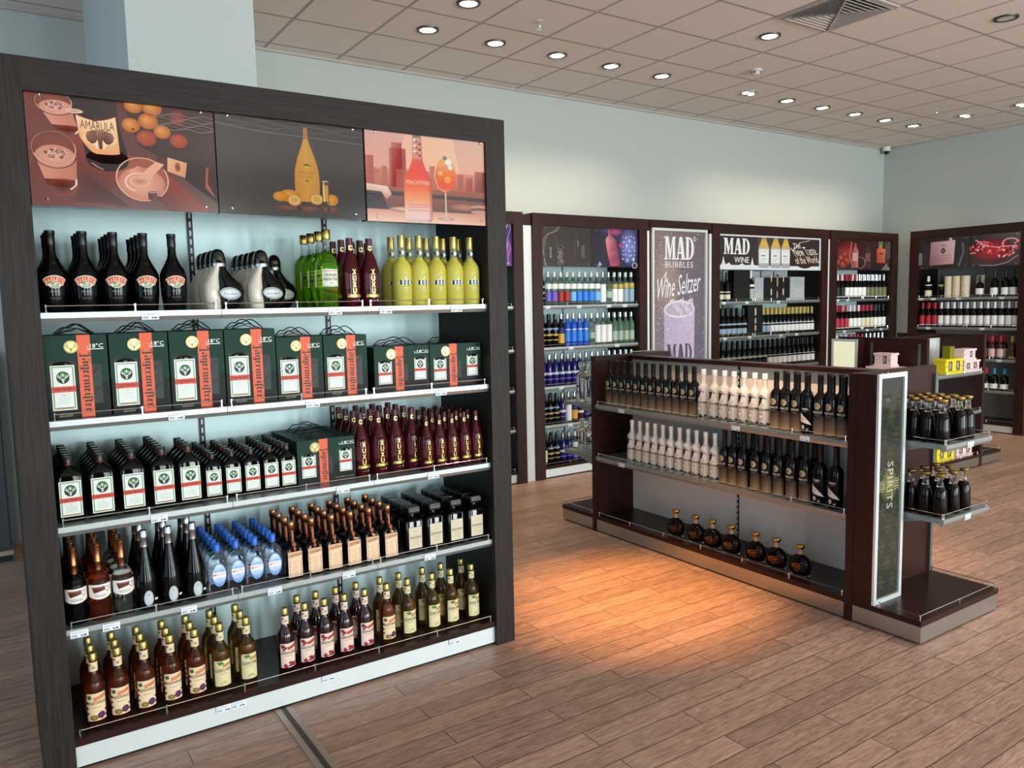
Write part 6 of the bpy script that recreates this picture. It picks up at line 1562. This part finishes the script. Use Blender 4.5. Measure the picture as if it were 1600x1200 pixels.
# second island, turned across the room
I2 = island('low dark wood island further back with pink and yellow gift boxes', (6.66, 3.60, 0), 0, 1.02, .84, 1, back=WHITE)
signbox(I2, -.114, .837, .115, 1.22, .26, .112, -pi/2, pic_pale, 'l')
platform(I2, -.36, 0, -.001, .84); platform(I2, 1.021, 0, 1.38, .84)
rail_run(I2, [(1.04, .012), (1.368, .012), (1.368, .42), (1.368, .828)], .115)
for y in (.06, .50): MB().box(-.014, y-.010, .12, -.001, y+.010, 1.19).build('slotted_upright', STEEL, I2)
end_shelf(I2, -.31, .56, .895, .54, .30, -pi/2); end_shelf(I2, -.31, .56, .535, .54, .30, -pi/2)
PINK = mat('pink_card', '#e8cccb', .5); YEL = mat('yellow_card', '#e6d21f', .45); OLI = mat('olive_gold_card', '#8a8a1c', .3, .3); GREYC = mat('grey_card', '#8f9696', .5)
def chocobox(w_, h_, d, m_, nwin=2):
    def f():
        t = root('gift_box'); q = MB(); e = .008
        q.box(-w_/2+e, -d/2+e, .018, w_/2-e, d/2-e, h_-.018); q.box(-w_/2, -d/2, 0, w_/2, d/2, .018); q.box(-w_/2, -d/2, h_-.018, w_/2, d/2, h_)
        q.build('carton', m_, t)
        a = Art(); h2 = h_-.05
        for i in range(nwin):
            cx = (i-(nwin-1)/2)*w_*.42+(.0 if nwin > 1 else w_*.12)
            a.rect(cx-w_*.10, .028, cx+w_*.10, .028+h2, '#4a4038', 1); a.rect(cx-w_*.07, .035, cx+w_*.03, .02+h2, '#8c7f74', 2); a.ell(cx, .03+h2*.5, w_*.03, h2*.3, '#c9bfb4', 3, None, 8)
        a.rect(-w_*.42, .02+h2*.55, -w_*.34, .026+h2*.55, '#5a4444', 2); a.rect(w_*.30, .02+h2*.55, w_*.40, .026+h2*.55, '#5a4444', 2)
        a.build('window_print', flat(-d/2+e-.0005), t); return t
    return f
put('pk_flat', chocobox(.36, .098, .16, PINK, 2), (6.50, 3.83, .895), -pi/2, 'wide pale pink gift box under a smaller one, second island end', 'gift box', 'pink gift boxes')
put('pk_small', chocobox(.165, .118, .12, PINK, 1), (6.50, 3.87, .9935), -pi/2, 'small pale pink gift box on top of the wide pink one', 'gift box', 'pink gift boxes')
put('gr_box', chocobox(.10, .14, .10, GREYC, 1), (6.86, 3.80, .90), 0, 'small grey gift box behind the yellow box', 'gift box', None)
put('ye_box', chocobox(.31, .135, .12, YEL, 2), (7.165, 3.675, .90), 0, 'bright yellow gift box on the second island shelf', 'gift box', 'yellow gift boxes')
put('ol_can', carton(.075, .11, .07, OLI, None, 'gift_carton'), (7.16, 3.675, 1.0355), 0, 'tall olive gold carton standing on the yellow box', 'gift box', None)
put('pk_box', chocobox(.29, .105, .12, PINK, 2), (7.475, 3.675, .90), 0, 'pale pink gift box beside the bright yellow one', 'gift box', 'pink gift boxes')
put('pk_top', chocobox(.22, .105, .11, PINK, 1), (7.44, 3.675, 1.0055), 0, 'pale pink gift box stacked on top beside the olive carton', 'gift box', 'pink gift boxes')
put('ye_box', None, (7.10, 3.69, .115), 0, 'bright yellow gift box low on the second island base', 'gift box', 'yellow gift boxes', (1, 1, .95))
put('pk_box', None, (7.43, 3.69, .115), 0, 'pale pink gift box low on the second island base', 'gift box', 'pink gift boxes')

# dark cupboard far left behind the near unit
t = empty('storage_cupboard', (-2.2, 5.95, 0), 0, 'dark grey cupboard with metal kick strip at the far left edge', 'cupboard')
DG = mat('cupboard_grey', '#3d4142', .45)
MB().box(0, .02, .06, 2.22, .44, 1.35).build('body', DG, t)
MB().box(0, .03, 0, 2.22, .42, .045).build('plinth', BLACKP, t)
tag(MB().box(-.002, .012, .045, 2.225, .03, .075).build('kick_strip', CHROME, t), 'bright metal strip')
for k in range(4):
    d_ = MB().box(.006+.555*k, .0, .10, .549+.555*k, .019, 1.33).build('door', DG, t, bevel=.002)
    q = MB(); q.loft([(0, .02), (.012, .016)], 14)
    for i, v in enumerate(q.v): q.v[i] = (v[0]+.49+.555*k, -v[2], v[1]+.80)
    tag(q.build('handle', BLACKP, d_, True), 'round black knob')
print('THINGS', len(_LAB), 'OBJECTS', len(bpy.data.objects))
